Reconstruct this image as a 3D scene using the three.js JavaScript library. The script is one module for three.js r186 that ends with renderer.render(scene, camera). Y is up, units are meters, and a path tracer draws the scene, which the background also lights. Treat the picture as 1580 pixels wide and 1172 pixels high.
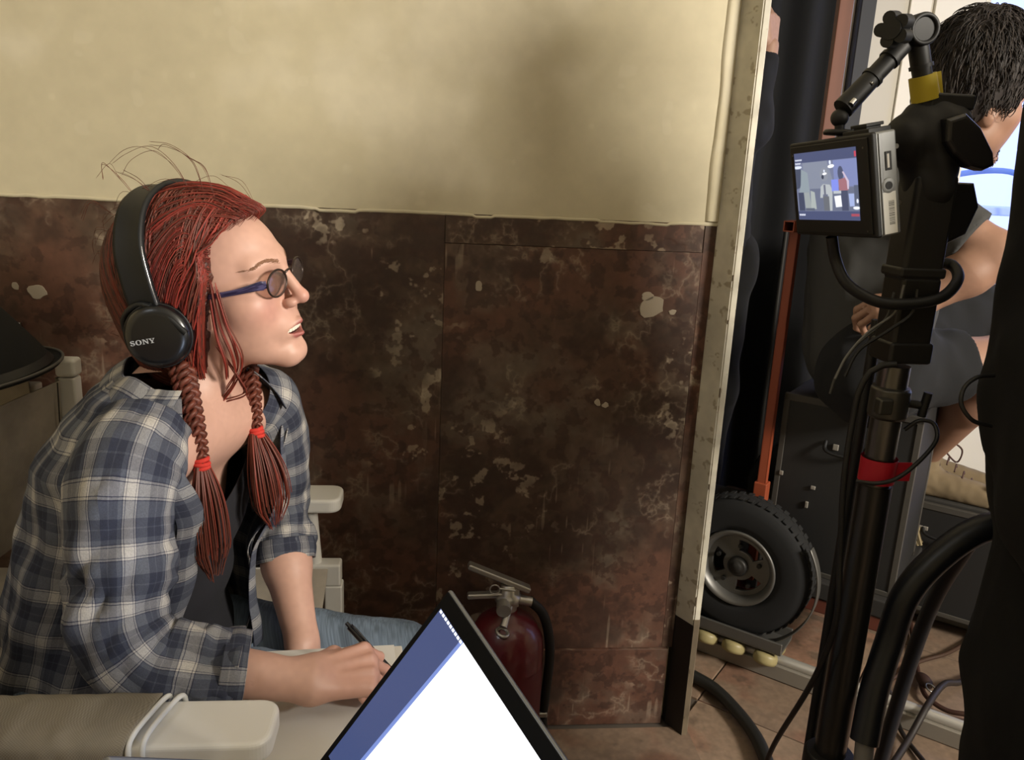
import * as THREE from 'three';
import { RoundedBoxGeometry } from 'three/addons/geometries/RoundedBoxGeometry.js';
import { mergeGeometries, mergeVertices } from 'three/addons/utils/BufferGeometryUtils.js';
import { RectAreaLightUniformsLib } from 'three/addons/lights/RectAreaLightUniformsLib.js';
RectAreaLightUniformsLib.init();

// ------------------------------------------------------------------ camera, sky, lights, exposure
const D2R = Math.PI / 180;
const scene = new THREE.Scene();
const camera = new THREE.PerspectiveCamera(2 * Math.atan(586 / 1240) / D2R, 1580 / 1172, 0.05, 60);
camera.position.set(0, 1.25, 1.62);
camera.rotation.order = 'YXZ';
camera.rotation.set(-14.27 * D2R, -5.89 * D2R, 2.74 * D2R);
const renderer = new THREE.WebGLRenderer({ antialias: true });
renderer.toneMapping = THREE.LinearToneMapping;
renderer.toneMappingExposure = 1.2;
renderer.shadowMap.enabled = true;
scene.background = new THREE.Color().setRGB(0.44, 0.53, 1.0);   // pale blue daylight outside the windows
scene.backgroundIntensity = 1.7;

const KEY = { pos: [2.68, 2.05, 2.45], aim: [0.0, 1.05, 0.2], w: 0.6, h: 0.6, power: 122, color: new THREE.Color().setRGB(1.0, 0.92, 0.80) };
const keyLight = new THREE.RectAreaLight(KEY.color, KEY.power, KEY.w, KEY.h);
keyLight.position.set(...KEY.pos); keyLight.lookAt(...KEY.aim); keyLight.castShadow = true; scene.add(keyLight);
const FILL = { pos: [-1.5, 2.85, 2.2], w: 0.6, h: 0.6, power: 4.0, color: new THREE.Color().setRGB(0.86, 0.93, 1.0) };   // ceiling panel of the room
const fillLight = new THREE.RectAreaLight(FILL.color, FILL.power, FILL.w, FILL.h);
fillLight.position.set(...FILL.pos); fillLight.lookAt(FILL.pos[0], 0, FILL.pos[2]); fillLight.castShadow = true; scene.add(fillLight);

// ------------------------------------------------------------------ helpers
let seed = 12345;
const rnd = () => { seed = (seed * 1664525 + 1013904223) >>> 0; return seed / 4294967296; };
const rr = (a, b) => a + (b - a) * rnd();
const lerp = (a, b, t) => a + (b - a) * t;
const clamp = (x, a = 0, b = 1) => Math.min(b, Math.max(a, x));
const sstep = (a, b, x) => { const t = clamp((x - a) / (b - a)); return t * t * (3 - 2 * t); };
const V3 = (a) => new THREE.Vector3(...a);
const sub = (a, b) => [a[0] - b[0], a[1] - b[1], a[2] - b[2]];
const add = (a, b, k = 1) => [a[0] + b[0] * k, a[1] + b[1] * k, a[2] + b[2] * k];
const mix3 = (a, b, t) => [lerp(a[0], b[0], t), lerp(a[1], b[1], t), lerp(a[2], b[2], t)];
const dot3 = (a, b) => a[0] * b[0] + a[1] * b[1] + a[2] * b[2];
const len3 = (a) => Math.hypot(a[0], a[1], a[2]);
const nrm = (a) => { const l = len3(a) || 1; return [a[0] / l, a[1] / l, a[2] / l]; };
const crs = (a, b) => [a[1] * b[2] - a[2] * b[1], a[2] * b[0] - a[0] * b[2], a[0] * b[1] - a[1] * b[0]];

const taken = new Map();
function numbered(name) { const n = taken.get(name) ?? 0; taken.set(name, n + 1); return n ? `${name}_${String(n).padStart(3, '0')}` : name; }
function shade(o) { o.castShadow = true; o.receiveShadow = true; return o; }
function thing(name, label, category, group) {
  const o = new THREE.Group(); o.name = numbered(name); o.userData = { label, category };
  if (group) o.userData.group = group;
  scene.add(o); return o;
}
function part(parent, name, geo, mat, label) {
  const m = shade(new THREE.Mesh(geo, mat)); m.name = name; if (label) m.userData.label = label; parent.add(m); return m;
}
function solo(name, label, category, geo, mat, group) {
  const m = shade(new THREE.Mesh(geo, mat)); m.name = numbered(name); m.userData = { label, category };
  if (group) m.userData.group = group;
  scene.add(m); return m;
}
function struct(name, geo, mat, label) {
  const m = shade(new THREE.Mesh(geo, mat)); m.name = name; m.userData = { kind: 'structure' }; if (label) m.userData.label = label; scene.add(m); return m;
}
const clean = (g) => { const h = g.index ? g.toNonIndexed() : g; for (const k of Object.keys(h.attributes)) if (!['position', 'normal', 'uv'].includes(k)) h.deleteAttribute(k); return h; };
const merge = (list) => mergeGeometries(list.map(clean));
function box(w, h, d, x = 0, y = 0, z = 0, r = 0.002) {
  const g = new RoundedBoxGeometry(w, h, d, 2, Math.min(r, w / 2.01, h / 2.01, d / 2.01)); g.translate(x, y, z); return uvBox(g);
}
function slab(x0, x1, y0, y1, z0, z1, r = 0) {
  const g = r ? new RoundedBoxGeometry(x1 - x0, y1 - y0, z1 - z0, 1, r) : new THREE.BoxGeometry(x1 - x0, y1 - y0, z1 - z0);
  g.translate((x0 + x1) / 2, (y0 + y1) / 2, (z0 + z1) / 2); return uvBox(g);
}
function uvBox(g) {            // uv in metres, by the way a face points
  g = g.index ? g.toNonIndexed() : g;
  const p = g.attributes.position, n = g.attributes.normal, uv = new Float32Array(p.count * 2);
  for (let i = 0; i < p.count; i += 3) {
    const ax = Math.abs(n.getX(i) + n.getX(i + 1) + n.getX(i + 2)), ay = Math.abs(n.getY(i) + n.getY(i + 1) + n.getY(i + 2)), az = Math.abs(n.getZ(i) + n.getZ(i + 1) + n.getZ(i + 2));
    for (let k = i; k < i + 3; k++) {
      const x = p.getX(k), y = p.getY(k), z = p.getZ(k);
      if (az >= ax && az >= ay) { uv[2 * k] = x; uv[2 * k + 1] = y; } else if (ax >= ay) { uv[2 * k] = z; uv[2 * k + 1] = y; } else { uv[2 * k] = x; uv[2 * k + 1] = z; }
    }
  }
  g.setAttribute('uv', new THREE.BufferAttribute(uv, 2)); return g;
}
function tube(pts, r, seg = 40, sides = 8, closed = false) {
  const c = new THREE.CatmullRomCurve3(pts.map(V3), closed, 'centripetal');
  return new THREE.TubeGeometry(c, seg, r, sides, closed);
}
function rod(a, b, r0, r1 = r0, sides = 16) {     // a straight bar from a to b with closed ends
  const A = V3(a), B = V3(b), L = A.distanceTo(B);
  const g = new THREE.CylinderGeometry(r1, r0, L, sides, 1); g.translate(0, L / 2, 0);
  g.applyQuaternion(new THREE.Quaternion().setFromUnitVectors(new THREE.Vector3(0, 1, 0), B.clone().sub(A).normalize()));
  g.translate(A.x, A.y, A.z); return g;
}
function ring(center, axis, R, r, seg = 40, sides = 8) {
  const g = new THREE.TorusGeometry(R, r, sides, seg);
  g.applyQuaternion(new THREE.Quaternion().setFromUnitVectors(new THREE.Vector3(0, 0, 1), V3(axis).normalize()));
  g.translate(...center); return g;
}
function lathe(prof, seg = 40) { return new THREE.LatheGeometry(prof.map(([r, y]) => new THREE.Vector2(r, y)), seg); }
function orient(g, xAxis, yAxis, zAxis, pos) { g.applyMatrix4(new THREE.Matrix4().makeBasis(V3(xAxis), V3(yAxis), V3(zAxis)).setPosition(...pos)); return g; }

// tapered tube with its own radius at every point, ends closed to a point
function taper(pts, radii, sides = 6, flat = 1) {
  const n = pts.length, pos = [], idx = [];
  let up = [0.31, 0.9, 0.2];
  for (let i = 0; i < n; i++) {
    const t = nrm(sub(pts[Math.min(n - 1, i + 1)], pts[Math.max(0, i - 1)]));
    let s = nrm(crs(t, up)); if (!isFinite(s[0]) || len3(s) < 0.5) s = [1, 0, 0];
    const b = crs(s, t); up = b;
    for (let k = 0; k < sides; k++) {
      const a = 2 * Math.PI * k / sides, c = Math.cos(a) * radii[i], d = Math.sin(a) * radii[i] * flat;
      pos.push(pts[i][0] + s[0] * c + b[0] * d, pts[i][1] + s[1] * c + b[1] * d, pts[i][2] + s[2] * c + b[2] * d);
    }
  }
  for (let i = 0; i < n - 1; i++) for (let k = 0; k < sides; k++) {
    const a = i * sides + k, b = i * sides + (k + 1) % sides;
    idx.push(a, b, a + sides, b, b + sides, a + sides);
  }
  for (let k = 1; k < sides - 1; k++) { idx.push(0, k + 1, k); const o = (n - 1) * sides; idx.push(o, o + k, o + k + 1); }
  const g = new THREE.BufferGeometry();
  g.setAttribute('position', new THREE.Float32BufferAttribute(pos, 3)); g.setIndex(idx); g.computeVertexNormals();
  g.setAttribute('uv', new THREE.Float32BufferAttribute(new Float32Array(pos.length / 3 * 2), 2));
  return g;
}
// surface from a grid of points; uv from a function or from arc length in metres
function gridGeo(nu, nv, f, uvf) {
  const pos = [], uv = [], idx = [];
  for (let j = 0; j <= nv; j++) for (let i = 0; i <= nu; i++) {
    const u = i / nu, v = j / nv, p = f(u, v); pos.push(p[0], p[1], p[2]);
    const q = uvf ? uvf(u, v, p) : [u, v]; uv.push(q[0], q[1]);
  }
  const w = nu + 1;
  for (let j = 0; j < nv; j++) for (let i = 0; i < nu; i++) { const a = j * w + i; idx.push(a, a + 1, a + w, a + 1, a + w + 1, a + w); }
  const g = new THREE.BufferGeometry();
  g.setAttribute('position', new THREE.Float32BufferAttribute(pos, 3)); g.setAttribute('uv', new THREE.Float32BufferAttribute(uv, 2)); g.setIndex(idx); g.computeVertexNormals();
  return g;
}
// give a sheet real thickness: the grid, its offset copy and the rim between them
function thick(nu, nv, f, t, uvf, closedU = false) {
  const P = [], w = nu + 1;
  for (let j = 0; j <= nv; j++) for (let i = 0; i <= nu; i++) P.push(f(i / nu, j / nv));
  const N = P.map((p, k) => {
    const i = k % w, j = (k / w) | 0, wrap = (a) => (closedU ? ((a % nu) + nu) % nu : clamp(a, 0, nu));
    const a = P[j * w + wrap(i + 1)], b = P[j * w + wrap(i - 1)], c = P[Math.min(nv, j + 1) * w + i], d = P[Math.max(0, j - 1) * w + i];
    return nrm(crs(sub(a, b), sub(c, d)));
  });
  const pos = [], uv = [], idx = [];
  for (const s of [0, 1]) for (let k = 0; k < P.length; k++) {
    const q = add(P[k], N[k], -s * t); pos.push(...q);
    const i = k % w, j = (k / w) | 0, m = uvf ? uvf(i / nu, j / nv, P[k]) : [i / nu, j / nv]; uv.push(m[0], m[1]);
  }
  const o = P.length, quad = (a, b, c, d) => idx.push(a, b, c, b, d, c);
  for (let j = 0; j < nv; j++) for (let i = 0; i < nu; i++) { const a = j * w + i; quad(a, a + 1, a + w, a + w + 1); quad(o + a + 1, o + a, o + a + w + 1, o + a + w); }
  for (let i = 0; i < nu; i++) { quad(o + i, o + i + 1, i, i + 1); const a = nv * w + i; quad(a, a + 1, o + a, o + a + 1); }
  if (!closedU) for (let j = 0; j < nv; j++) { const a = j * w; quad(a, a + w, o + a, o + a + w); const b = j * w + nu; quad(b + w, b, o + b + w, o + b); }
  const g = new THREE.BufferGeometry();
  g.setAttribute('position', new THREE.Float32BufferAttribute(pos, 3)); g.setAttribute('uv', new THREE.Float32BufferAttribute(uv, 2)); g.setIndex(idx); g.computeVertexNormals();
  return g;
}

// ------------------------------------------------------------------ noise
const hash = (x, y, z) => { let h = (x * 374761393 + y * 668265263 + z * 2147483647) | 0; h = Math.imul(h ^ (h >>> 13), 1274126177); h ^= h >>> 16; return (h >>> 0) / 4294967296; };
function noise3(x, y, z) {
  const X = Math.floor(x), Y = Math.floor(y), Z = Math.floor(z), a = x - X, b = y - Y, c = z - Z;
  const u = a * a * (3 - 2 * a), v = b * b * (3 - 2 * b), w = c * c * (3 - 2 * c);
  return lerp(lerp(lerp(hash(X, Y, Z), hash(X + 1, Y, Z), u), lerp(hash(X, Y + 1, Z), hash(X + 1, Y + 1, Z), u), v),
    lerp(lerp(hash(X, Y, Z + 1), hash(X + 1, Y, Z + 1), u), lerp(hash(X, Y + 1, Z + 1), hash(X + 1, Y + 1, Z + 1), u), v), w);
}
const mod = (a, n) => ((a % n) + n) % n;
function pn(x, y, per, s) {     // periodic value noise in two dimensions
  const X = Math.floor(x), Y = Math.floor(y), a = x - X, b = y - Y, u = a * a * (3 - 2 * a), v = b * b * (3 - 2 * b);
  const h = (i, j) => hash(mod(i, per), mod(j, per), s);
  return lerp(lerp(h(X, Y), h(X + 1, Y), u), lerp(h(X, Y + 1), h(X + 1, Y + 1), u), v);
}
function fbm(u, v, base, oct, s) { let f = 0, a = 0.5, t = 0; for (let k = 0; k < oct; k++) { const p = base << k; f += a * pn(u * p, v * p, p, s + k); t += a; a *= 0.55; } return f / t; }
function tex(w, h, fn, srgb = true, repeat = [1, 1]) {
  const d = new Uint8Array(w * h * 4);
  for (let j = 0; j < h; j++) for (let i = 0; i < w; i++) {
    const c = fn((i + 0.5) / w, (j + 0.5) / h), k = 4 * (j * w + i);
    if (typeof c === 'number') { d[k] = d[k + 1] = d[k + 2] = clamp(c, 0, 255); } else { d[k] = clamp(c[0], 0, 255); d[k + 1] = clamp(c[1], 0, 255); d[k + 2] = clamp(c[2], 0, 255); }
    d[k + 3] = 255;
  }
  const t = new THREE.DataTexture(d, w, h); t.wrapS = t.wrapT = THREE.RepeatWrapping; t.magFilter = THREE.LinearFilter; t.minFilter = THREE.LinearMipmapLinearFilter; t.generateMipmaps = true;
  if (srgb) t.colorSpace = THREE.SRGBColorSpace; t.repeat.set(...repeat); t.needsUpdate = true; return t;
}
const std = (o) => new THREE.MeshStandardMaterial(o), phys = (o) => new THREE.MeshPhysicalMaterial(o);

// ------------------------------------------------------------------ signed distance meshing (surface nets)
function capsule(p, a, b, ra, rb) {
  const ax = a[0], ay = a[1], az = a[2], bx = b[0] - ax, by = b[1] - ay, bz = b[2] - az, px = p[0] - ax, py = p[1] - ay, pz = p[2] - az;
  const t = clamp((px * bx + py * by + pz * bz) / (bx * bx + by * by + bz * bz + 1e-12));
  return Math.hypot(px - bx * t, py - by * t, pz - bz * t) - (ra + (rb - ra) * t);
}
function ellips(p, c, r) {
  const x = p[0] - c[0], y = p[1] - c[1], z = p[2] - c[2];
  const k0 = Math.hypot(x / r[0], y / r[1], z / r[2]), k1 = Math.hypot(x / (r[0] * r[0]), y / (r[1] * r[1]), z / (r[2] * r[2]));
  return k1 < 1e-9 ? -Math.min(...r) : k0 * (k0 - 1) / k1;
}
const smin = (a, b, k) => { const h = Math.max(k - Math.abs(a - b), 0) / k; return Math.min(a, b) - h * h * k * 0.25; };
const smax = (a, b, k) => -smin(-a, -b, k);
function mesher(f, lo, hi, cell, colorf, uvf) {
  const n = [0, 1, 2].map((k) => Math.max(2, Math.ceil((hi[k] - lo[k]) / cell) + 1)), [nx, ny, nz] = n;
  const val = new Float32Array(nx * ny * nz), p = [0, 0, 0];
  for (let k = 0, i = 0; k < nz; k++) for (let j = 0; j < ny; j++) for (let q = 0; q < nx; q++, i++) { p[0] = lo[0] + q * cell; p[1] = lo[1] + j * cell; p[2] = lo[2] + k * cell; val[i] = f(p); }
  const cellV = new Int32Array(nx * ny * nz).fill(-1), pos = [], nor = [], col = [], uv = [], idx = [];
  const at = (x, y, z) => x + nx * (y + ny * z);
  const E = [[0, 1], [2, 3], [4, 5], [6, 7], [0, 2], [1, 3], [4, 6], [5, 7], [0, 4], [1, 5], [2, 6], [3, 7]];
  for (let z = 0; z < nz - 1; z++) for (let y = 0; y < ny - 1; y++) for (let x = 0; x < nx - 1; x++) {
    const v = [at(x, y, z), at(x + 1, y, z), at(x, y + 1, z), at(x + 1, y + 1, z), at(x, y, z + 1), at(x + 1, y, z + 1), at(x, y + 1, z + 1), at(x + 1, y + 1, z + 1)].map((k) => val[k]);
    let m = 0; for (let k = 0; k < 8; k++) if (v[k] < 0) m |= 1 << k;
    if (m === 0 || m === 255) continue;
    let sx = 0, sy = 0, sz = 0, c = 0;
    for (const [a, b] of E) {
      if ((v[a] < 0) === (v[b] < 0)) continue;
      const t = v[a] / (v[a] - v[b]);
      sx += lerp(a & 1, b & 1, t); sy += lerp((a >> 1) & 1, (b >> 1) & 1, t); sz += lerp((a >> 2) & 1, (b >> 2) & 1, t); c++;
    }
    const P = [lo[0] + (x + sx / c) * cell, lo[1] + (y + sy / c) * cell, lo[2] + (z + sz / c) * cell], e = cell * 0.4;
    const g = nrm([f([P[0] + e, P[1], P[2]]) - f([P[0] - e, P[1], P[2]]), f([P[0], P[1] + e, P[2]]) - f([P[0], P[1] - e, P[2]]), f([P[0], P[1], P[2] + e]) - f([P[0], P[1], P[2] - e])]);
    cellV[at(x, y, z)] = pos.length / 3; pos.push(...P); nor.push(...g);
    if (colorf) col.push(...colorf(P, g)); const q = uvf ? uvf(P, g) : [P[0] + P[2], P[1]]; uv.push(q[0], q[1]);
  }
  const quad = (a, b, c, d, flip) => { if (a < 0 || b < 0 || c < 0 || d < 0) return; if (flip) idx.push(a, c, b, b, c, d); else idx.push(a, b, c, b, d, c); };
  for (let z = 1; z < nz - 1; z++) for (let y = 1; y < ny - 1; y++) for (let x = 0; x < nx - 1; x++) { const a = val[at(x, y, z)] < 0, b = val[at(x + 1, y, z)] < 0; if (a !== b) quad(cellV[at(x, y - 1, z - 1)], cellV[at(x, y, z - 1)], cellV[at(x, y - 1, z)], cellV[at(x, y, z)], !a); }
  for (let z = 1; z < nz - 1; z++) for (let y = 0; y < ny - 1; y++) for (let x = 1; x < nx - 1; x++) { const a = val[at(x, y, z)] < 0, b = val[at(x, y + 1, z)] < 0; if (a !== b) quad(cellV[at(x - 1, y, z - 1)], cellV[at(x, y, z - 1)], cellV[at(x - 1, y, z)], cellV[at(x, y, z)], a); }
  for (let z = 0; z < nz - 1; z++) for (let y = 1; y < ny - 1; y++) for (let x = 1; x < nx - 1; x++) { const a = val[at(x, y, z)] < 0, b = val[at(x, y, z + 1)] < 0; if (a !== b) quad(cellV[at(x - 1, y - 1, z)], cellV[at(x, y - 1, z)], cellV[at(x - 1, y, z)], cellV[at(x, y, z)], !a); }
  const g = new THREE.BufferGeometry();
  g.setAttribute('position', new THREE.Float32BufferAttribute(pos, 3)); g.setAttribute('normal', new THREE.Float32BufferAttribute(nor, 3)); g.setAttribute('uv', new THREE.Float32BufferAttribute(uv, 2));
  if (colorf) g.setAttribute('color', new THREE.Float32BufferAttribute(col, 3));
  g.setIndex(idx); return g;
}

// ------------------------------------------------------------------ surface materials
const ridge = (x) => 1 - Math.abs(2 * x - 1);
const marbleTex = tex(1024, 1024, (u, v) => {
  const wu = u + 0.05 * (fbm(u, v, 6, 3, 11) - 0.5), wv = v + 0.05 * (fbm(u, v, 6, 3, 17) - 0.5);
  const big = fbm(wu, wv, 3, 5, 3), mid = fbm(wu, wv, 9, 5, 31), fine = fbm(u, v, 64, 3, 41);
  let c = mix3([84, 66, 54], [98, 67, 54], sstep(0.34, 0.62, big));
  c = mix3(c, [112, 101, 88], 0.6 * sstep(0.5, 0.68, fbm(wu, wv, 7, 5, 57)));
  c = mix3(c, [58, 41, 34], 0.65 * sstep(0.5, 0.66, mid));
  c = mix3(c, [66, 45, 37], 0.6 * sstep(0.52, 0.62, fbm(u, v, 40, 4, 61)));
  const vein = 0.7 * Math.pow(ridge(fbm(wu, wv, 20, 5, 71)), 14) * sstep(0.52, 0.64, fbm(u, v, 8, 4, 77));
  const fleck = sstep(0.62, 0.7, fbm(u + 0.02 * (mid - 0.5), v, 36, 4, 83)) * sstep(0.45, 0.62, fbm(u, v, 6, 4, 87));
  const scr = sstep(0.75, 0.84, pn(u * 150, v * 16, 16 * 150, 91) * 0.7 + 0.3 * fbm(u, v, 7, 2, 93)) * sstep(0.52, 0.66, fbm(u, v, 4, 2, 97));
  c = mix3(c, [172, 158, 138], clamp(0.75 * vein + 0.72 * fleck + 0.5 * scr));
  const k = 0.86 + 0.28 * fine; return [c[0] * k, c[1] * k, c[2] * k];
});
const marbleBump = tex(512, 512, (u, v) => 128 + 60 * (fbm(u, v, 32, 4, 5) - 0.5) - 70 * sstep(0.68, 0.76, fbm(u, v, 24, 3, 9)), false);
const marbleM = std({ map: marbleTex, bumpMap: marbleBump, bumpScale: 0.0012, roughness: 0.5 });
const marbleVar = [[1, 1, 1], [0.9, 0.88, 0.88], [1.12, 1.1, 1.08]].map((k) => { const m = marbleM.clone(); m.color.setRGB(...k.map((x) => Math.min(1, x * 0.85))); return m; });
const plasterTex = tex(512, 512, (u, v) => {
  const a = fbm(u, v, 4, 4, 201), b = fbm(u, v, 40, 3, 205), d = sstep(0.74, 0.8, fbm(u, v, 20, 3, 209));
  const k = 0.95 + 0.08 * (a - 0.5) + 0.05 * (b - 0.5);
  const c = mix3([208, 198, 168], [217, 208, 182], sstep(0.55, 0.75, a)); const e = mix3(c, [224, 215, 188], d * 0.3);
  return [e[0] * k, e[1] * k, e[2] * k];
});
const plasterBump = tex(512, 512, (u, v) => 128 + 90 * (fbm(u, v, 8, 5, 221) - 0.5), false);
const plasterM = std({ map: plasterTex, bumpMap: plasterBump, bumpScale: 0.004, roughness: 0.6 });
const greyPaintTex = tex(256, 256, (u, v) => { const a = fbm(u, v, 6, 4, 231), d = sstep(0.68, 0.74, fbm(u, v, 18, 3, 235)); const c = mix3([214, 209, 193], [176, 166, 146], d); const k = 0.94 + 0.14 * (a - 0.5) * 2; return [c[0] * k, c[1] * k, c[2] * k]; });
greyPaintTex.repeat.set(3, 3);
const greyPaint = std({ map: greyPaintTex, roughness: 0.5 });
const whitePaint = std({ color: '#f1ecd9', roughness: 0.4, bumpMap: plasterBump, bumpScale: 0.002 });
const wallPlain = std({ color: '#c9bd9a', roughness: 0.9 }), ceilM = std({ color: '#d9d4c4', roughness: 0.95 });
const darkWall = std({ color: '#4a4640', roughness: 0.9 });
const stoneTex = (s) => tex(256, 256, (u, v) => {
  const a = fbm(u, v, 4, 5, s), b = fbm(u, v, 32, 3, s + 9), st = sstep(0.6, 0.72, fbm(u, v, 6, 4, s + 21));
  let c = mix3([132, 116, 102], [150, 132, 116], a); c = mix3(c, [140, 104, 88], sstep(0.5, 0.7, fbm(u, v, 3, 3, s + 31)) * 0.6); c = mix3(c, [92, 80, 70], st * 0.5);
  const k = 0.88 + 0.24 * b; return [c[0] * k, c[1] * k, c[2] * k];
});
const stoneBump = tex(256, 256, (u, v) => 128 + 80 * (fbm(u, v, 16, 4, 241) - 0.5), false);
const tileMs = [[301, '#d8d0c8'], [331, '#ece4da'], [361, '#c4b2a6'], [391, '#fff6ea']].map(([s, c]) => { const t = stoneTex(s); t.repeat.set(2.5, 2.5); return std({ map: t, color: c, roughness: 0.62, bumpMap: stoneBump, bumpScale: 0.001 }); });
const groutM = std({ color: '#4d443c', roughness: 0.95 });

// ------------------------------------------------------------------ shell of the two rooms
const X0 = -2.6, X1 = 3.5, ZB = -1.75, ZF = 4.3, CEIL = 3.0, WEND = 0.573;
const floor = struct('floor', slab(X0 - 0.1, X1 + 0.1, -0.12, -0.006, ZB - 0.1, ZF + 0.1), groutM, 'worn stone tile floor');
{ // square stone tiles, laid along the dolly track
  const S = 0.31, T = [0.766, 0.643], N = [-0.643, 0.766];
  const geos = [0, 1].map(() => { const g = box(S - 0.004, 0.012, S - 0.004, 0, 0, 0, 0.0018); return g; });
  for (let i = -4; i < 9; i++) for (let j = -6; j < 5; j++) {
    const x = 0.9 + T[0] * i * S + N[0] * j * S, z = -0.1 + T[1] * i * S + N[1] * j * S;
    if (x < 0.0 || x > 2.4 || z < -1.45 || z > 0.75) continue;
    if (z < 0.23 && x < 0.55) continue;
    const h = hash(i, j, 5), m = shade(new THREE.Mesh(geos[(i + j) & 1], tileMs[(h * 4) | 0]));
    m.name = 'tile'; m.position.set(x, -0.006 + (hash(i, j, 8) - 0.5) * 0.0016, z); m.rotation.y = -Math.atan2(T[1], T[0]) + (hash(i, j, 9) - 0.5) * 0.006; floor.add(m);
  }
}
struct('floor_slab_under_chair', slab(X0, 0.62, -0.006, 0.0, 0.02, ZF), tileMs[0], 'plain stone floor below the chair').name = 'floor_001';
struct('ceiling', slab(X0 - 0.1, X1 + 0.1, CEIL, CEIL + 0.12, ZB - 0.1, ZF + 0.1), ceilM, 'plain ceiling');
struct('wall_left', slab(X0 - 0.12, X0, 0, CEIL, ZB, ZF), wallPlain, 'plain side wall');
struct('wall_front', slab(X0 - 0.12, X1 + 0.12, 0, CEIL, ZF, ZF + 0.12), wallPlain, 'wall behind the photographer');
struct('wall_right', slab(X1, X1 + 0.12, 0, CEIL, -0.15, ZF), wallPlain, 'wall at the far right of the room');

// the wall behind the woman: plaster above, marble slabs below
const TOP = 1.172;
const wallBack = struct('wall_back', merge([slab(X0, WEND, TOP, CEIL, -0.16, 0), slab(X0, WEND, 0, TOP, -0.16, -0.022)]), plasterM, 'cream plaster wall above a red brown marble dado');
struct('wall_header', slab(WEND, X1, 2.55, CEIL, -0.16, 0), plasterM, 'wall above the wide doorway').name = 'wall_top';
{
  const marble = (x0, x1, y0, y1, z1, k, du, dv) => {
    const g = slab(x0 + 0.0003, x1 - 0.0003, y0 + 0.0003, y1 - 0.0003, -0.021, z1, 0.0006), uv = g.attributes.uv;
    for (let i = 0; i < uv.count; i++) uv.setXY(i, uv.getX(i) + du, uv.getY(i) + dv);
    return part(wallBack, 'marble_slab', g, marbleVar[k]);
  };
  marble(-2.6, -1.35, 0.2, TOP, -0.001, 1, 0.3, 0.1);
  marble(-1.35, -0.55, 0.2, TOP, -0.001, 2, 0.73, 0.41);
  marble(-0.55, 0.02, 0.2, TOP, -0.001, 0, 0.21, 0.66);
  marble(0.02, 0.548, 0.2, 1.114, -0.001, 0, 0.47, 0.05);
  marble(0.02, 0.546, 1.114, TOP, 0.001, 2, 0.9, 0.5);
  marble(0.548, WEND, 0.2, TOP, -0.0015, 2, 0.15, 0.3);
  marble(-2.6, -0.4, 0, 0.2, 0.006, 1, 0.1, 0.8);
  marble(-0.4, 0.562, 0, 0.2, 0.006, 1, 0.6, 0.2);
  // pale mortar smears and chips left on the stone, and the ragged plaster lip on top of it
  const pale = std({ color: '#a99d8c', roughness: 0.95 });
  const blot = (cx, cy, r, asp, s, m = pale) => {
    const sh = new THREE.Shape(); const n = 18;
    for (let i = 0; i <= n; i++) { const a = 2 * Math.PI * i / n, q = r * (0.62 + 0.7 * noise3(Math.cos(a) * 1.7 + s, Math.sin(a) * 1.7, s)); const x = cx + q * Math.cos(a) * asp, y = cy + q * Math.sin(a); i ? sh.lineTo(x, y) : sh.moveTo(x, y); }
    const g = new THREE.ExtrudeGeometry(sh, { depth: 0.0012, bevelEnabled: true, bevelSize: 0.0008, bevelThickness: 0.0006, bevelSegments: 1 }); g.translate(0, 0, -0.0012); return part(wallBack, 'mortar_smear', g, m);
  };
  blot(0.452, 0.998, 0.021, 1.15, 3); blot(0.44, 1.02, 0.009, 1.3, 7); blot(0.352, 0.79, 0.007, 0.9, 11); blot(0.37, 0.785, 0.0055, 1.2, 15); blot(0.497, 0.99, 0.005, 1.5, 19);
  blot(0.09, 1.03, 0.009, 0.8, 27); blot(-0.76, 0.99, 0.014, 1.3, 35); blot(-0.80, 1.0, 0.008, 0.6, 39);
  const lip = gridGeo(260, 3, (u, v) => { const x = lerp(-1.4, WEND, u), n = noise3(x * 38, 3, 1), t = Math.PI * v; return [x, TOP + 0.0035 * Math.cos(t) - 0.0025 * n - (noise3(x * 11, 9, 2) > 0.72 ? 0.003 : 0), 0.0035 * Math.sin(t) * (0.4 + n) - 0.0002]; }, (u, v) => [u * 2, v * 0.01]);
  part(wallBack, 'plaster_lip', lip, plasterM);
  // raised plaster border that runs up beside the door frame
  const bead = gridGeo(8, 120, (u, v) => { const y = lerp(TOP + 0.006, CEIL, v), w = 0.005 * (noise3(y * 14, 2, 7) - 0.5), a = Math.PI * u; return [lerp(0.5455 + w, WEND + 0.0005, u), y, 0.0055 * Math.pow(Math.sin(a), 0.35)]; }, (u, v) => [u * 0.03, v * 1.8]);
  part(wallBack, 'plaster_border', bead, plasterM, 'raised border strip of the plaster');
}
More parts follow.
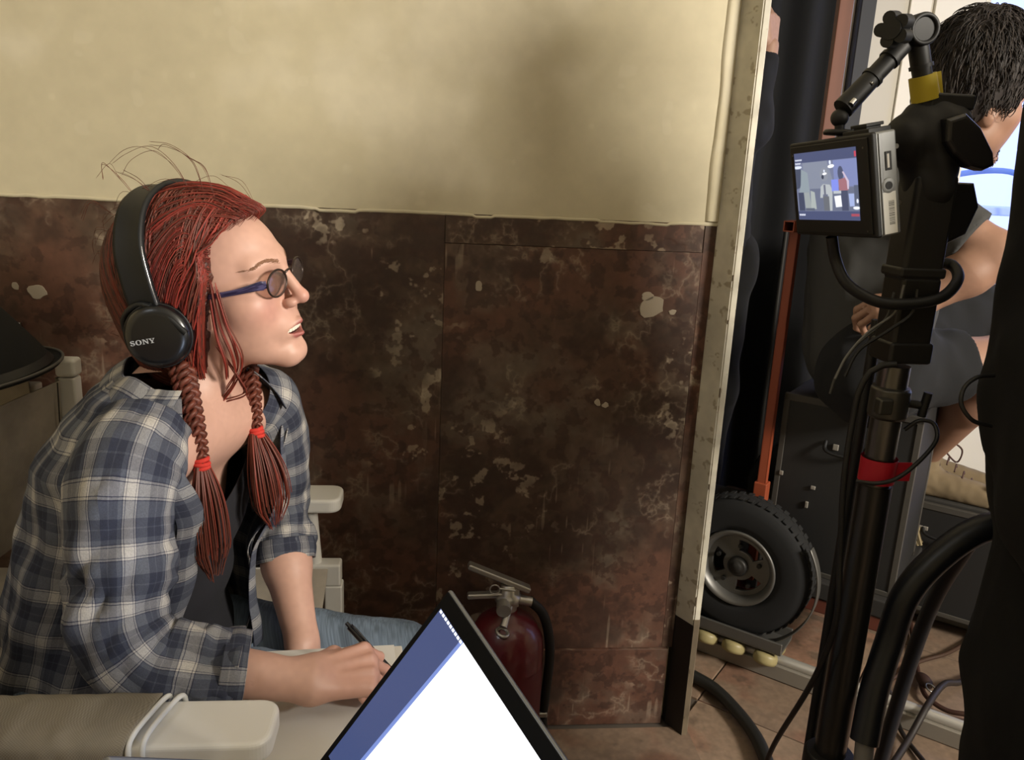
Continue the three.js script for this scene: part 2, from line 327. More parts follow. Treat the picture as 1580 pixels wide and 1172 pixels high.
// door frame: splayed grey face with a white front edge, dark metal plinth below
{
  const prism = (poly, y0, y1) => { const sh = new THREE.Shape(poly.map(([x, z]) => new THREE.Vector2(x, -z))); const g = new THREE.ExtrudeGeometry(sh, { depth: y1 - y0, bevelEnabled: false }); g.rotateX(-Math.PI / 2); g.translate(0, y0, 0); return uvBox(g); };
  const splay = [[WEND, -0.155], [WEND, 0], [0.5985, 0.045], [0.6005, 0.045], [0.6005, -0.155]], edge = [[0.6005, -0.155], [0.6005, 0.0448], [0.602, 0.047], [0.6125, 0.047], [0.6145, 0.044], [0.6145, -0.155]];
  const fr = struct('door_1', prism(splay, 0.285, 2.55), greyPaint, 'off white painted door frame with a worn narrow edge');
  part(fr, 'edge_strip', prism(edge, 0.30, 2.55), greyPaint, 'narrow front edge of the door frame');
  const metal = std({ color: '#2b2622', roughness: 0.55, metalness: 0.4, bumpMap: plasterBump, bumpScale: 0.002 });
  part(fr, 'plinth', prism([[WEND, -0.155], [WEND, 0.003], [0.598, 0.048], [0.6, 0.05], [0.6, -0.155]], 0.0, 0.285), metal, 'dark metal plinth');
  part(fr, 'plinth_edge', prism([[0.6, -0.155], [0.6, 0.049], [0.612, 0.049], [0.615, 0.045], [0.615, -0.155]], 0.0, 0.30), std({ map: greyPaintTex, color: '#85796b', roughness: 0.8 }));
  // flakes where the paint has chipped off the edge
  const chipM = std({ color: '#6d6252', roughness: 0.9 });
  for (const [y, h] of [[0.345, 0.022], [0.62, 0.012], [0.83, 0.02], [1.07, 0.012], [0.98, 0.008]]) { const g = box(0.0028, h, 0.004, 0.6005, y, 0.0462, 0.001); part(fr, 'paint_chip', g, chipM); }
}

// ------------------------------------------------------------------ the room beyond: far wall with windows, post, panelled shutters
const ZW = -1.62;
const farM = std({ color: '#e9e4d6', roughness: 0.7 }), postM = std({ color: '#8f5c46', roughness: 0.6, map: tex(256, 256, (u, v) => { const g = fbm(u, v, 4, 2, 401) * 0.5 + 0.5 * pn(u * 40, v * 3, 120, 403); const k = 190 + 60 * g; return [k, k, k]; }) });
const frameDark = std({ color: '#2c2e33', roughness: 0.6 });
struct('wall_far', merge([slab(-1.2, 1.515, 0, CEIL, ZW - 0.12, ZW), slab(1.595, 2.115, 0, CEIL, ZW - 0.12, ZW), slab(1.515, 1.595, 0, 0.5, ZW - 0.12, ZW), slab(1.515, 1.595, 2.6, CEIL, ZW - 0.12, ZW), slab(2.115, X1, 0, 0.35, ZW - 0.12, ZW), slab(2.115, X1, 2.6, CEIL, ZW - 0.12, ZW)]), farM, 'pale far wall of the next room with window openings');
struct('wall_far_left', slab(-1.3, -1.2, 0, CEIL, ZW, -0.16), wallPlain, 'side wall of the next room').name = 'wall_beyond';
struct('wall_right_beyond', merge([slab(X1, X1 + 0.12, 0, 0.5, ZW - 0.12, -0.15), slab(X1, X1 + 0.12, 2.6, CEIL, ZW - 0.12, -0.15), slab(X1, X1 + 0.12, 0.5, 2.6, ZW - 0.12, -1.45)]), farM, 'side wall of the next room with a tall window').name = 'wall_side';
{ const p = slab(1.507, 1.563, 0, 2.7, ZW + 0.0, ZW + 0.06, 0.004); struct('trim_1', p, postM, 'red brown wooden post beside the narrow window'); }
{ const w = struct('window_1', merge([slab(1.563, 1.568, 0.5, 2.6, ZW - 0.05, ZW), slab(1.592, 1.597, 0.5, 2.6, ZW - 0.05, ZW + 0.004)]), whitePaint, 'narrow slit window');
  part(w, 'pane', slab(1.568, 1.592, 0.5, 2.6, ZW - 0.032, ZW - 0.028), phys({ color: '#ffffff', transmission: 1, roughness: 0.03, thickness: 0 })); }
struct('trim_2', slab(1.6, 1.66, 0, 2.75, ZW, ZW + 0.05, 0.004), frameDark, 'dark upright band beside the slit window');
{ // white panelled shutter leaf between the dark band and the big window
  const d = struct('door_2', slab(1.662, 2.113, 0.02, 2.7, ZW, ZW + 0.03, 0.003), std({ color: '#cfcabd', roughness: 0.6 }), 'off white panelled door leaf beside the bright window');
  part(d, 'door_panel', slab(1.80, 1.885, 0.05, 2.66, ZW + 0.03, ZW + 0.042, 0.003), std({ color: '#f4efe2', roughness: 0.55 }));
  part(d, 'door_panel', slab(1.90, 2.10, 0.05, 2.66, ZW + 0.03, ZW + 0.045, 0.003), std({ color: '#f4efe2', roughness: 0.55 }));
}
{ const w = struct('window_2', merge([slab(2.113, 2.14, 0.35, 2.6, ZW - 0.09, ZW + 0.02, 0.004), slab(2.14, X1, 0.35, 0.40, ZW - 0.09, ZW + 0.02, 0.004), slab(2.14, X1, 2.55, 2.6, ZW - 0.09, ZW + 0.02, 0.004), slab(2.9, 2.94, 0.4, 2.55, ZW - 0.07, ZW, 0.004)]), whitePaint, 'large bright window with a white frame');
  part(w, 'pane', slab(2.14, 2.9, 0.4, 2.55, ZW - 0.042, ZW - 0.038), phys({ color: '#ffffff', transmission: 1, roughness: 0.02, thickness: 0 }));
  part(w, 'pane', slab(2.94, X1, 0.4, 2.55, ZW - 0.042, ZW - 0.038), phys({ color: '#ffffff', transmission: 1, roughness: 0.02, thickness: 0 })); }
{ const w = struct('window_3', merge([slab(X1 + 0.02, X1 + 0.08, 0.5, 2.6, -1.45, -1.41, 0.003), slab(X1 + 0.02, X1 + 0.08, 0.5, 2.6, -0.19, -0.15, 0.003)]), whitePaint, 'tall side window of the next room');
  part(w, 'pane', slab(X1 + 0.05, X1 + 0.054, 0.5, 2.6, -1.41, -0.19), phys({ color: '#ffffff', transmission: 1, roughness: 0.02, thickness: 0 })); }
struct('ground_outside', slab(-3, 12, -0.3, -0.13, -14, ZW - 0.2), std({ color: '#b9c6dc', roughness: 0.9 }), 'pale bluish terrace outside the window').name = 'ground';
// terrace furniture outside the window
{
  const blue = std({ color: '#6f93d6', roughness: 0.4 }), paleB = std({ color: '#cfe0f4', roughness: 0.6 });
  const c = thing('garden_chair', 'blue tubular garden chair outside the bright window', 'chair');
  part(c, 'frame', merge([tube([[2.70, -0.13, -2.55], [2.70, 0.55, -2.55], [2.68, 1.1, -2.62], [2.74, 1.32, -2.66], [2.9, 1.38, -2.68], [3.2, 1.38, -2.68], [3.3, 1.25, -2.66], [3.32, 0.55, -2.55], [3.32, -0.13, -2.55]], 0.016, 80, 10)]), blue);
  part(c, 'seat', slab(2.68, 3.34, 0.55, 0.585, -2.55, -2.05, 0.01), blue);
  part(c, 'leg', rod([2.70, -0.13, -2.07], [2.70, 0.56, -2.07], 0.014), blue); part(c, 'leg', rod([3.32, -0.13, -2.07], [3.32, 0.56, -2.07], 0.014), blue);
  const t = thing('garden_table', 'pale blue table behind the tubular garden chair', 'table');
  part(t, 'table_top', slab(2.75, 4.3, 1.15, 1.2, -3.7, -3.0, 0.01), paleB);
  for (const [x, z] of [[2.82, -3.65], [4.2, -3.65], [2.82, -3.08], [4.2, -3.08]]) part(t, 'leg', rod([x, -0.13, z], [x, 1.16, z], 0.02), paleB);
}
// the lamps of the room, behind the photographer
{
  const s = thing('softbox_lamp', 'square softbox lamp on a stand behind the photographer', 'lamp');
  const m = new THREE.Matrix4().lookAt(V3(KEY.pos), V3(KEY.aim), new THREE.Vector3(0, 1, 0)); m.setPosition(...KEY.pos);
  const put = (g) => { g.applyMatrix4(m); return g; };
  part(s, 'diffuser', put(box(KEY.w, KEY.h, 0.006, 0, 0, 0.012, 0.002)), std({ color: '#ffffff', emissive: new THREE.Color(1, 0.92, 0.8), emissiveIntensity: 1.2 }));
  const shell = new THREE.CylinderGeometry(0.1, 0.52, 0.32, 4, 1, false); shell.rotateY(Math.PI / 4); shell.rotateX(Math.PI / 2); shell.scale(KEY.w / 0.735, KEY.h / 0.735, 1); shell.translate(0, 0, 0.18);
  part(s, 'housing', put(shell), std({ color: '#151515', roughness: 0.8 }));
  const b = [KEY.pos[0], 0, KEY.pos[2] + 0.3];
  part(s, 'pole', rod([b[0] + 0.05, 0.02, b[2]], [b[0] + 0.05, KEY.pos[1], b[2]], 0.015), std({ color: '#202020', roughness: 0.4, metalness: 0.6 }));
  for (let k = 0; k < 3; k++) { const a = k * 2.094 + 0.4; part(s, 'leg', rod([b[0] + 0.05, 0.45, b[2]], [b[0] + 0.05 + 0.45 * Math.cos(a), 0.012, b[2] + 0.45 * Math.sin(a)], 0.01), std({ color: '#202020', roughness: 0.4, metalness: 0.6 })); }
  const c = thing('ceiling_panel', 'square ceiling light panel above the chair', 'lamp');
  part(c, 'frame', slab(FILL.pos[0] - 0.33, FILL.pos[0] + 0.33, 2.872, CEIL, FILL.pos[2] - 0.33, FILL.pos[2] + 0.33, 0.004), whitePaint);
  part(c, 'diffuser', slab(FILL.pos[0] - 0.3, FILL.pos[0] + 0.3, 2.862, 2.871, FILL.pos[2] - 0.3, FILL.pos[2] + 0.3), std({ color: '#ffffff', emissive: new THREE.Color(0.86, 0.93, 1), emissiveIntensity: 0.8 }));
}

// ------------------------------------------------------------------ figures: head, hand and limb fields
// a head in its own frame: origin between the ears, +z to the face, +y up, +x to its left ear
function headField(q) {
  const x = Math.abs(q[0]), p = [x, q[1], q[2]];
  let d = ellips(p, [0, 0.036, -0.004], [0.073, 0.094, 0.1]);
  d = smin(d, ellips(p, [0, -0.03, 0.026], [0.063, 0.08, 0.064]), 0.03);
  d = smin(d, ellips(p, [0.036, -0.042, 0.05], [0.026, 0.034, 0.03]), 0.03);
  d = smin(d, capsule(p, [0.05, -0.062, 0.012], [0.012, -0.1, 0.078], 0.017, 0.017), 0.03);
  d = smin(d, ellips(p, [0, -0.1, 0.082], [0.02, 0.017, 0.019]), 0.02);
  d = smin(d, ellips(p, [0.044, -0.014, 0.056], [0.024, 0.022, 0.026]), 0.022);
  d = smin(d, capsule(p, [0.04, 0.04, 0.073], [0.006, 0.04, 0.09], 0.010, 0.011), 0.016);
  d = smax(d, -ellips(p, [0.034, 0.016, 0.107], [0.022, 0.015, 0.022]), 0.014);
  d = smin(d, ellips(p, [0.032, 0.016, 0.075], [0.0155, 0.0125, 0.0145]), 0.004);        // closed lid over the eye
  d = smin(d, capsule(p, [0, 0.034, 0.093], [0, -0.014, 0.117], 0.0075, 0.009), 0.012);   // nose
  d = smin(d, ellips(p, [0, -0.017, 0.119], [0.0095, 0.009, 0.0095]), 0.008);
  d = smin(d, ellips(p, [0.0115, -0.022, 0.104], [0.0075, 0.0075, 0.010]), 0.007);
  d = smax(d, -ellips(p, [0.0062, -0.0315, 0.112], [0.0035, 0.004, 0.006]), 0.003);
  d = smin(d, ellips(p, [0, -0.056, 0.08], [0.03, 0.026, 0.024]), 0.016);                // mouth mound
  d = smin(d, capsule(p, [0.0, -0.0525, 0.105], [0.021, -0.0585, 0.092], 0.0058, 0.0028), 0.004);
  d = smin(d, capsule(p, [0.0, -0.0735, 0.1035], [0.019, -0.068, 0.091], 0.0062, 0.0028), 0.004);
  d = smax(d, -ellips(p, [0, -0.0635, 0.103], [0.0235, 0.0056, 0.018]), 0.002);           // parted lips
  d = smax(d, -ellips(p, [0, -0.083, 0.108], [0.02, 0.006, 0.008]), 0.008);
  // ears
  let e = ellips(p, [0.074, -0.004, -0.004], [0.011, 0.031, 0.019]);
  e = smax(e, -ellips(p, [0.086, 0.0, 0.0], [0.008, 0.021, 0.011]), 0.004);
  e = smin(e, ellips(p, [0.071, -0.028, 0.002], [0.007, 0.009, 0.008]), 0.008);
  return smin(d, e, 0.006);
}
function headColor(base, lip, pink) {
  return (q) => {
    const x = Math.abs(q[0]), p = [x, q[1], q[2]];
    const n = 0.94 + 0.1 * noise3(q[0] * 160, q[1] * 160, q[2] * 160) + 0.05 * (noise3(q[0] * 50, q[1] * 50, q[2] * 50) - 0.5);
    let c = base;
    const cheek = Math.exp(-((x - 0.044) ** 2 + (q[1] + 0.022) ** 2) / (2 * 0.018 ** 2)) * (q[2] > 0.03 ? 1 : 0), nose = Math.exp(-(x * x + (q[1] + 0.016) ** 2 + (q[2] - 0.12) ** 2) / (2 * 0.011 ** 2));
    c = mix3(c, pink, clamp(0.5 * cheek + 0.6 * nose));
    const up = capsule(p, [0.0, -0.0535, 0.106], [0.019, -0.0595, 0.093], 0.0048, 0.0022), low = capsule(p, [0.0, -0.0735, 0.105], [0.018, -0.068, 0.092], 0.0064, 0.0028);
    c = mix3(c, lip, sstep(0.0018, -0.0002, Math.min(up, low)));
    return [c[0] * n, c[1] * n, c[2] * n];
  };
}
// a hand: wrist, the way the fingers point, the way the back of the hand faces, thumb side (+1: thumb at cross(fwd, back)), curl angles
function handBones(w, fwd, back, thumb, curl = [0.5, 0.6, 0.7, 0.8], size = 1, thumbCurl = 0.3) {
  fwd = nrm(fwd); const side = nrm(crs(fwd, back)).map((v) => v * thumb); back = nrm(sub(back, fwd.map((v) => v * dot3(back, fwd))));
  const at = (f, s, b) => add(add(add(w, fwd, f * size), side, s * size), back, b * size);
  const B = [];
  const fingers = [[0.03, 0.088, [0.042, 0.026, 0.02], 0.0086], [0.01, 0.092, [0.046, 0.03, 0.021], 0.0088], [-0.011, 0.088, [0.042, 0.028, 0.02], 0.0084], [-0.031, 0.08, [0.033, 0.021, 0.018], 0.0074]];
  fingers.forEach(([s, f, seg, r], i) => {
    const k = at(f, s, 0.002);
    B.push([at(0.004, s * 0.55, 0), k, 0.0145 * size, 0.0115 * size, 'palm']);
    let p = k, a = curl[i] * 0.55;
    seg.forEach((L, j) => {
      const dir = nrm(add(add([0, 0, 0], fwd, Math.cos(a)), back, -Math.sin(a))), sp = add(dir, side, s * 0.9);
      const e = add(p, nrm(sp), L * size); B.push([p, e, (r - j * 0.0007) * size, (r - (j + 1) * 0.0008) * size, 'finger' + i]); p = e; a += curl[i] * (j ? 0.8 : 1.1);
    });
  });
  const t0 = at(0.018, 0.024, -0.004), t1 = at(0.05, 0.048, -0.014 - 0.01 * thumbCurl), t2 = at(0.08, 0.05 - 0.018 * thumbCurl, -0.022 - 0.012 * thumbCurl), t3 = at(0.104, 0.044 - 0.03 * thumbCurl, -0.026 - 0.016 * thumbCurl);
  B.push([t0, t1, 0.0155 * size, 0.012 * size, 'palm'], [t1, t2, 0.011 * size, 0.0095 * size, 'thumb'], [t2, t3, 0.0095 * size, 0.0078 * size, 'thumb']);
  return B;
}
function handField(B) {
  return (p) => {
    let palm = 1, d = 1; const f = {};
    for (const [a, b, ra, rb, k] of B) { const c = capsule(p, a, b, ra, rb); if (k === 'palm') palm = smin(palm, c, 0.016); else f[k] = k in f ? smin(f[k], c, 0.003) : c; }
    d = palm; for (const k in f) d = smin(d, f[k], 0.006); return d;
  };
}
const chainField = (bones, k) => (p) => { let d = 1; for (const [a, b, ra, rb] of bones) d = smin(d, capsule(p, a, b, ra, rb), k); return d; };
// bounds of a bone list, with margin
function bounds(bones, m) { const lo = [9, 9, 9], hi = [-9, -9, -9]; for (const [a, b, ra, rb] of bones) for (const [p, r] of [[a, ra], [b, rb]]) for (let k = 0; k < 3; k++) { lo[k] = Math.min(lo[k], p[k] - r - m); hi[k] = Math.max(hi[k], p[k] + r + m); } return [lo, hi]; }
const skinMat = (o = {}) => phys({ vertexColors: true, roughness: 0.48, ...o });
const withColor = (g, c) => { const n = g.attributes.position.count, a = new Float32Array(n * 3); for (let i = 0; i < n; i++) a.set(c, 3 * i); g.setAttribute('color', new THREE.BufferAttribute(a, 3)); return g; };
function mergeSkin(list) { return mergeGeometries(list.map((g) => { const h = g.index ? g.toNonIndexed() : g; for (const k of Object.keys(h.attributes)) if (!['position', 'normal', 'uv', 'color'].includes(k)) h.deleteAttribute(k); return h; })); }

// cloth tube around a path: own radius at every knot, folds as real displacement, uv in metres
function sleeve(path, radii, opt = {}) {
  const { nu = 56, nv = 90, fold = 0.006, flat = 1, seed: s0 = 1, t = 0.0022, up: up0 = [0, 1, 0], uvOff = [0, 0], rad = 0.06, foldAt = () => 1 } = opt;
  const curve = new THREE.CatmullRomCurve3(path.map(V3), false, 'centripetal'), L = curve.getLength();
  const fr = []; let up = up0;
  for (let j = 0; j <= nv; j++) {
    const v = j / nv, c = curve.getPointAt(v).toArray(), tg = curve.getTangentAt(v).toArray();
    let sd = nrm(crs(tg, up)); const b = nrm(crs(sd, tg)); up = b; fr.push([c, tg, sd, b]);
  }
  const R = (v) => { const x = v * (radii.length - 1), i = Math.min(radii.length - 2, Math.floor(x)), f = x - i; return lerp(radii[i], radii[i + 1], f * f * (3 - 2 * f)); };
  const f = (u, v) => {
    const [c, , sd, b] = fr[Math.round(v * nv)], a = 2 * Math.PI * u, cu = Math.cos(a), su = Math.sin(a);
    const k = fold * foldAt(v);
    const w = (noise3(cu * 1.6 + s0 * 7, v * L * 26 + su * 0.8, su * 1.6) - 0.5) * 2 * k + (noise3(cu * 3 + s0, v * L * 60 + 4 * su, su * 3 + 5) - 0.5) * k * 0.8;
    const r = R(v) + w;
    return add(add(c, sd, cu * r), b, su * r * flat);
  };
  return thick(nu, nv, f, t, (u, v) => [uvOff[0] + u * 2 * Math.PI * rad, uvOff[1] + v * L], true);
}

// ------------------------------------------------------------------ the woman in the plaid shirt
const HM = { x: [0.2582, 0.1729, -0.9505], y: [-0.1786, 0.9754, 0.1289], z: [0.9494, 0.1365, 0.2828], o: [-0.3055, 1.0662, 0.4067] };
const H2W = (q) => [0, 1, 2].map((k) => HM.o[k] + HM.x[k] * q[0] + HM.y[k] * q[1] + HM.z[k] * q[2]);
const W2H = (w) => { const d = sub(w, HM.o); return [dot3(d, HM.x), dot3(d, HM.y), dot3(d, HM.z)]; };
const headMat4 = new THREE.Matrix4().makeBasis(V3(HM.x), V3(HM.y), V3(HM.z)).setPosition(...HM.o);
const toHead = (g) => { g.applyMatrix4(headMat4); return g; };
const woman = thing('person', 'red-haired person in a blue plaid shirt seated on the white chair, gazing up', 'person');
const TF = [0.927, 0, 0.375], TR = [-0.375, 0, 0.927];          // the way the chest faces, and its right side
const NECK = [-0.372, 0.905, 0.43];
const SKIN = [0.60, 0.355, 0.275], LIP = [0.40, 0.13, 0.115], PINK = [0.56, 0.245, 0.2];
// joints
const RS = [-0.385, 0.862, 0.595], RE = [-0.37, 0.636, 0.685], RW = [-0.155, 0.588, 0.668];
const LS = [-0.29, 0.862, 0.285], LE = [-0.266, 0.625, 0.26], LW = [-0.205, 0.485, 0.41];
const chest = (p) => {
  const q = sub(p, [-0.418, 0.77, 0.43]), r = [dot3(q, TR), q[1], dot3(q, TF)];
  let d = ellips(r, [0, 0.0, -0.012], [0.15, 0.175, 0.092]);
  d = smin(d, capsule(p, RS, LS, 0.05, 0.05), 0.06);
  d = smin(d, ellips(r, [0, -0.2, -0.05], [0.14, 0.14, 0.075]), 0.08);
  return d;
};
const headB = W2H([-0.352, 0.975, 0.42]);
const neck = (p) => capsule(p, NECK, H2W([0, -0.045, -0.012]), 0.058, 0.05);
{
  const nl = W2H(NECK);
  const hf = (q) => smin(headField(q), capsule(q, nl, [0, -0.045, -0.012], 0.058, 0.05), 0.028);
  const collar = (q) => { const w = H2W(q); return smin(hf(q), chest(w), 0.05); };
  const head = toHead(mesher(collar, [-0.1, -0.2, -0.12], [0.1, 0.145, 0.14], 0.0024, headColor(SKIN, LIP, PINK)));
  const skinC = (p) => { const n = 0.93 + 0.1 * noise3(p[0] * 150, p[1] * 150, p[2] * 150); return SKIN.map((v) => v * n); };
  const torso = mesher((p) => smin(chest(p), neck(p), 0.05), [-0.6, 0.44, 0.2], [-0.24, 0.93, 0.68], 0.008, skinC);
  // right arm with the writing hand, left arm hanging between the knees
  const RB = handBones(RW, [0.93, -0.02, -0.36], [0.12, 0.9, 0.42], -1, [1.5, 1.6, 1.7, 1.7], 0.95, 0.9);
  const rArm = [[RS, RE, 0.036, 0.03], [RE, mix3(RE, RW, 0.4), 0.029, 0.034], [mix3(RE, RW, 0.4), RW, 0.035, 0.0265]];
  const rh = handField(RB), ra = chainField(rArm, 0.02);
  const cords = RB.slice(0, 12).filter((b) => b[4] === 'palm').map(([a, b]) => [add(a, [0.05, 0.4, 0.18], 0.026), add(b, [0.12, 0.9, 0.42], 0.0105)]);
  const rField = (p) => { let d = smin(rh(p), ra(p), 0.022); for (const [a, b] of cords) d = smin(d, capsule(p, a, b, 0.0022, 0.0042), 0.005); return d; };
  const rSkin = (p) => rField(p) - 0.0012 * (noise3(p[0] * 70, p[1] * 70, p[2] * 70) - 0.5);
  const [rl, rhh] = bounds([...RB, rArm[2], rArm[1]], 0.012);
  const right = mesher(rSkin, rl, rhh, 0.0032, (p) => { const n = 0.93 + 0.1 * noise3(p[0] * 150, p[1] * 150, p[2] * 150), k = sstep(0.0, 0.06, p[0] - RW[0]); return mix3(SKIN, PINK, 0.28 * k).map((v) => v * n); });
  const LB = handBones(LW, [0.35, -0.88, 0.25], [0.85, 0.35, 0.1], 1, [0.7, 0.75, 0.8, 0.85], 0.95, 0.4);
  const lArm = [[LS, LE, 0.034, 0.031], [LE, mix3(LE, LW, 0.35), 0.032, 0.039], [mix3(LE, LW, 0.35), LW, 0.04, 0.026]];
  const lh = handField(LB), la = chainField(lArm, 0.02);
  // raised tendons on the inner wrist
  const tA = [mix3(LE, LW, 0.55), mix3(LE, LW, 0.55)];
  const lFieldT = (p) => {
    let d = smin(lh(p), la(p), 0.022);
    for (const s of [-0.009, 0.007]) d = smin(d, capsule(p, add(add(mix3(LE, LW, 0.6), [0.86, 0.3, 0.42], 0.026), [-0.4, 0, 0.9], s), add(add(LW, [0.86, 0.3, 0.42], 0.02), [-0.4, 0, 0.9], s), 0.003, 0.005), 0.008);
    return d;
  };
  const [ll, lhh] = bounds([...LB, lArm[2], lArm[1]], 0.012);
  const left = mesher(lFieldT, ll, lhh, 0.0035, skinC);
  const upper = mesher((p) => Math.min(ra(p), la(p)), [-0.47, 0.58, 0.19], [-0.16, 0.92, 0.74], 0.009, skinC);
  const body = part(woman, 'body', mergeSkin([head, torso, right, left, upper]), skinMat());
  // teeth
  const teeth = [];
  for (let i = 0; i < 8; i++) { const a = (i - 3.5) * 0.14, R = 0.045; const g = box(0.0062, 0.0075, 0.004, 0, 0, 0, 0.0016); g.rotateY(a); g.translate(Math.sin(a) * R, -0.0615, 0.0535 + Math.cos(a) * R); teeth.push(g); }
  part(body, 'teeth', toHead(merge(teeth)), std({ color: '#efe6d6', roughness: 0.25 }));
  part(body, 'mouth_inside', toHead((() => { const g = new THREE.SphereGeometry(1, 20, 14); g.scale(0.021, 0.0062, 0.012); g.translate(0, -0.0645, 0.088); return g; })()), std({ color: '#3a1512', roughness: 0.6 }));
  // eyebrows and lashes as fine hairs lying on the brow
  const brow = [];
  for (const s of [-1, 1]) for (let i = 0; i < 170; i++) {
    const t = i / 169, x = s * lerp(0.011, 0.051, t), y = 0.040 + 0.006 * Math.sin(Math.PI * Math.min(1, t * 1.1)) + rr(-0.003, 0.003) * (1 - 0.6 * t);
    let z = 0.12; while (headField([x, y, z]) > 0.0002 && z > 0.03) z -= 0.0005;
    const e = [x + s * rr(0.004, 0.008), y + rr(-0.0005, 0.002) * (1 - 1.6 * t), 0.12]; while (headField(e) > 0.0004 && e[2] > 0.03) e[2] -= 0.0005;
    brow.push(taper([[x, y, z], e], [0.00045, 0.0002], 3));
  }
  part(body, 'eyebrow', toHead(merge(brow)), std({ color: '#8a644c', roughness: 0.8 }));
}

// hair: a full mass swept back from the brow, locks on top, two braids
const hairCols = [[0.12, 0.030, 0.019], [0.15, 0.042, 0.026], [0.09, 0.027, 0.018], [0.19, 0.032, 0.019], [0.065, 0.022, 0.015], [0.27, 0.033, 0.022]];
{
  const hc = [0, 0.012, -0.04];
  const hairline = (q) => { const y = q[1], x = Math.abs(q[0]), top = 0.104 - 0.5 * Math.max(0, x - 0.04); return y > top ? lerp(0.04, 0.2, clamp((y - top) / 0.012)) : lerp(-0.015, 0.03, clamp((y + 0.1) / 0.14)); };
  const vol = (q) => { let d = ellips(q, [0, 0.016, -0.044], [0.105, 0.138, 0.132]); d = smin(d, ellips(q, [0, 0.046, 0.0], [0.083, 0.105, 0.095]), 0.03); return smin(d, ellips(q, [0, -0.06, -0.06], [0.1, 0.085, 0.085]), 0.04); };
  const R = (d) => { let a = 0.02, b = 0.25; for (let k = 0; k < 13; k++) { const m = (a + b) / 2; if (vol(add(hc, d, m)) < 0) a = m; else b = m; } return a; };
  const onShell = (d, off) => { const u = nrm(d), p = add(hc, u, R(u) + off), h = hairline(p) - 0.001; if (p[2] > h) { const k = p[2] - h; p[2] = h - 0.25 * k; p[0] *= 1 + 0.6 * k; } return p; };
  const G = { '-1': [-0.078, -0.128, -0.03], '1': [0.062, -0.125, -0.022] };
  const HL = new THREE.CatmullRomCurve3([[0.03, 0.106, 0.078], [0.0, 0.108, 0.082], [-0.03, 0.107, 0.073], [-0.052, 0.1, 0.054], [-0.066, 0.08, 0.038], [-0.074, 0.05, 0.032], [-0.078, 0.015, 0.027]].map(V3));   // brow to temple
  const base = mesher((q) => {
    let d = vol(q) + 0.007;
    d = smax(d, q[2] - hairline(q), 0.006);
    d = smax(d, -headField(q) - 0.02, 0.004);
    const a = Math.atan2(q[2] + 0.02, q[1]) * 26 + q[0] * 30;
    return d + 0.0016 * Math.sin(a + 3 * noise3(q[0] * 40, q[1] * 40, q[2] * 40)) + 0.002 * (noise3(q[0] * 60, q[1] * 60, q[2] * 60) - 0.5);
  }, [-0.13, -0.18, -0.2], [0.13, 0.175, 0.13], 0.0042, (q) => { const n = noise3(q[0] * 90, q[1] * 40, q[2] * 90); return mix3(hairCols[4], hairCols[2], n); });
  const geos = [toHead(base)];
  const lock = (pts, r, ci, flat = 0.5, sides = 5) => {
    const n = pts.length, g = taper(pts.map(H2W), pts.map((_, i) => r * (i === n - 1 ? 0.25 : i === 0 ? 0.5 : 1) * (0.85 + 0.3 * rnd())), sides, flat);
    const k = rr(0.75, 1.25); geos.push(withColor(clean(g), hairCols[ci].map((v) => v * k)));
  };
  // swept locks: from the parting and the hairline down to the gathering points behind the ears
  for (const s of [-1, 1]) {
    const count = s < 0 ? 2600 : 420;
    for (let i = 0; i < count; i++) {
      const t = Math.pow(rnd(), 0.9), fa = lerp(66, -150, t) * D2R;          // along the middle, from brow over crown to nape
      let start = [s * rr(-0.012, 0.014), Math.cos(fa) * 0.13 + 0.01, Math.sin(fa) * 0.13 + 0.02];
      if (i % 5 === 0) { const e = rnd(); const h = HL.getPoint(e).toArray(); start = sub([-s * h[0], h[1], h[2]], hc); }   // along the hairline
      const end = sub(add(G[s], [rr(-0.014, 0.012), rr(-0.012, 0.02), rr(-0.03, 0.02)]), hc);
      const a = nrm(start), b = nrm(end), mid = nrm(add(add(a, b), [s * 0.6, rr(0.0, 0.4), rr(-0.5, -0.05)]));
      const off = rr(-0.008, 0.002) + (i % 40 === 0 ? rr(0.003, 0.01) : 0), pts = [];
      const wob = rr(-0.06, 0.06), ph = rr(0, 6), stop = rnd() < 0.25 ? rr(0.5, 0.95) : 1;
      for (let k = 0; k <= 16; k++) {
        const u = stop * k / 16, d = add(add(a.map((v) => v * (1 - u) * (1 - u)), mid, 2 * u * (1 - u)), b, u * u);
        d[2] += wob * Math.sin(Math.PI * u); d[1] += 0.02 * Math.sin(7 * u + ph);
        const p = onShell(d, off - 0.012 * (1 - sstep(0, 0.12, u)));
        const g = sstep(0.82, 1, u); pts.push(mix3(p, add(G[s], [rr(-0.012, 0.012), 0, rr(-0.014, 0.012)]), g * 0.6));
      }
      const front = a[2] > 0.5;
      lock(pts, rr(0.0006, 0.0015), front && rnd() < 0.75 ? (rnd() < 0.55 ? 5 : 3) : [0, 1, 2, 0, 4, 3][(rnd() * 6) | 0], 0.55, 4);
    }
  }
  // front wave: locks that rise from the hairline and fall back over the temple, reddest here
  for (let i = 0; i < 330; i++) {
    const e = Math.pow(rnd(), 0.8), p0 = add(HL.getPoint(e).toArray(), [0, rr(0, 0.006), rr(-0.006, 0)]), q = nrm(sub(p0, hc)), lat = lerp(-0.1, -0.75, e), o = rr(-0.004, 0.003);
    const d1 = nrm(add(q, [lat * 0.25, lerp(0.32, 0.1, e), -0.22])), d2 = nrm(add(q, [lat * 0.8, lerp(0.3, -0.45, e), lerp(-0.8, -0.45, e)])), d3 = nrm(add(q, [lat * 1.0, lerp(0.05, -1.5, e), lerp(-1.4, -0.75, e)]));
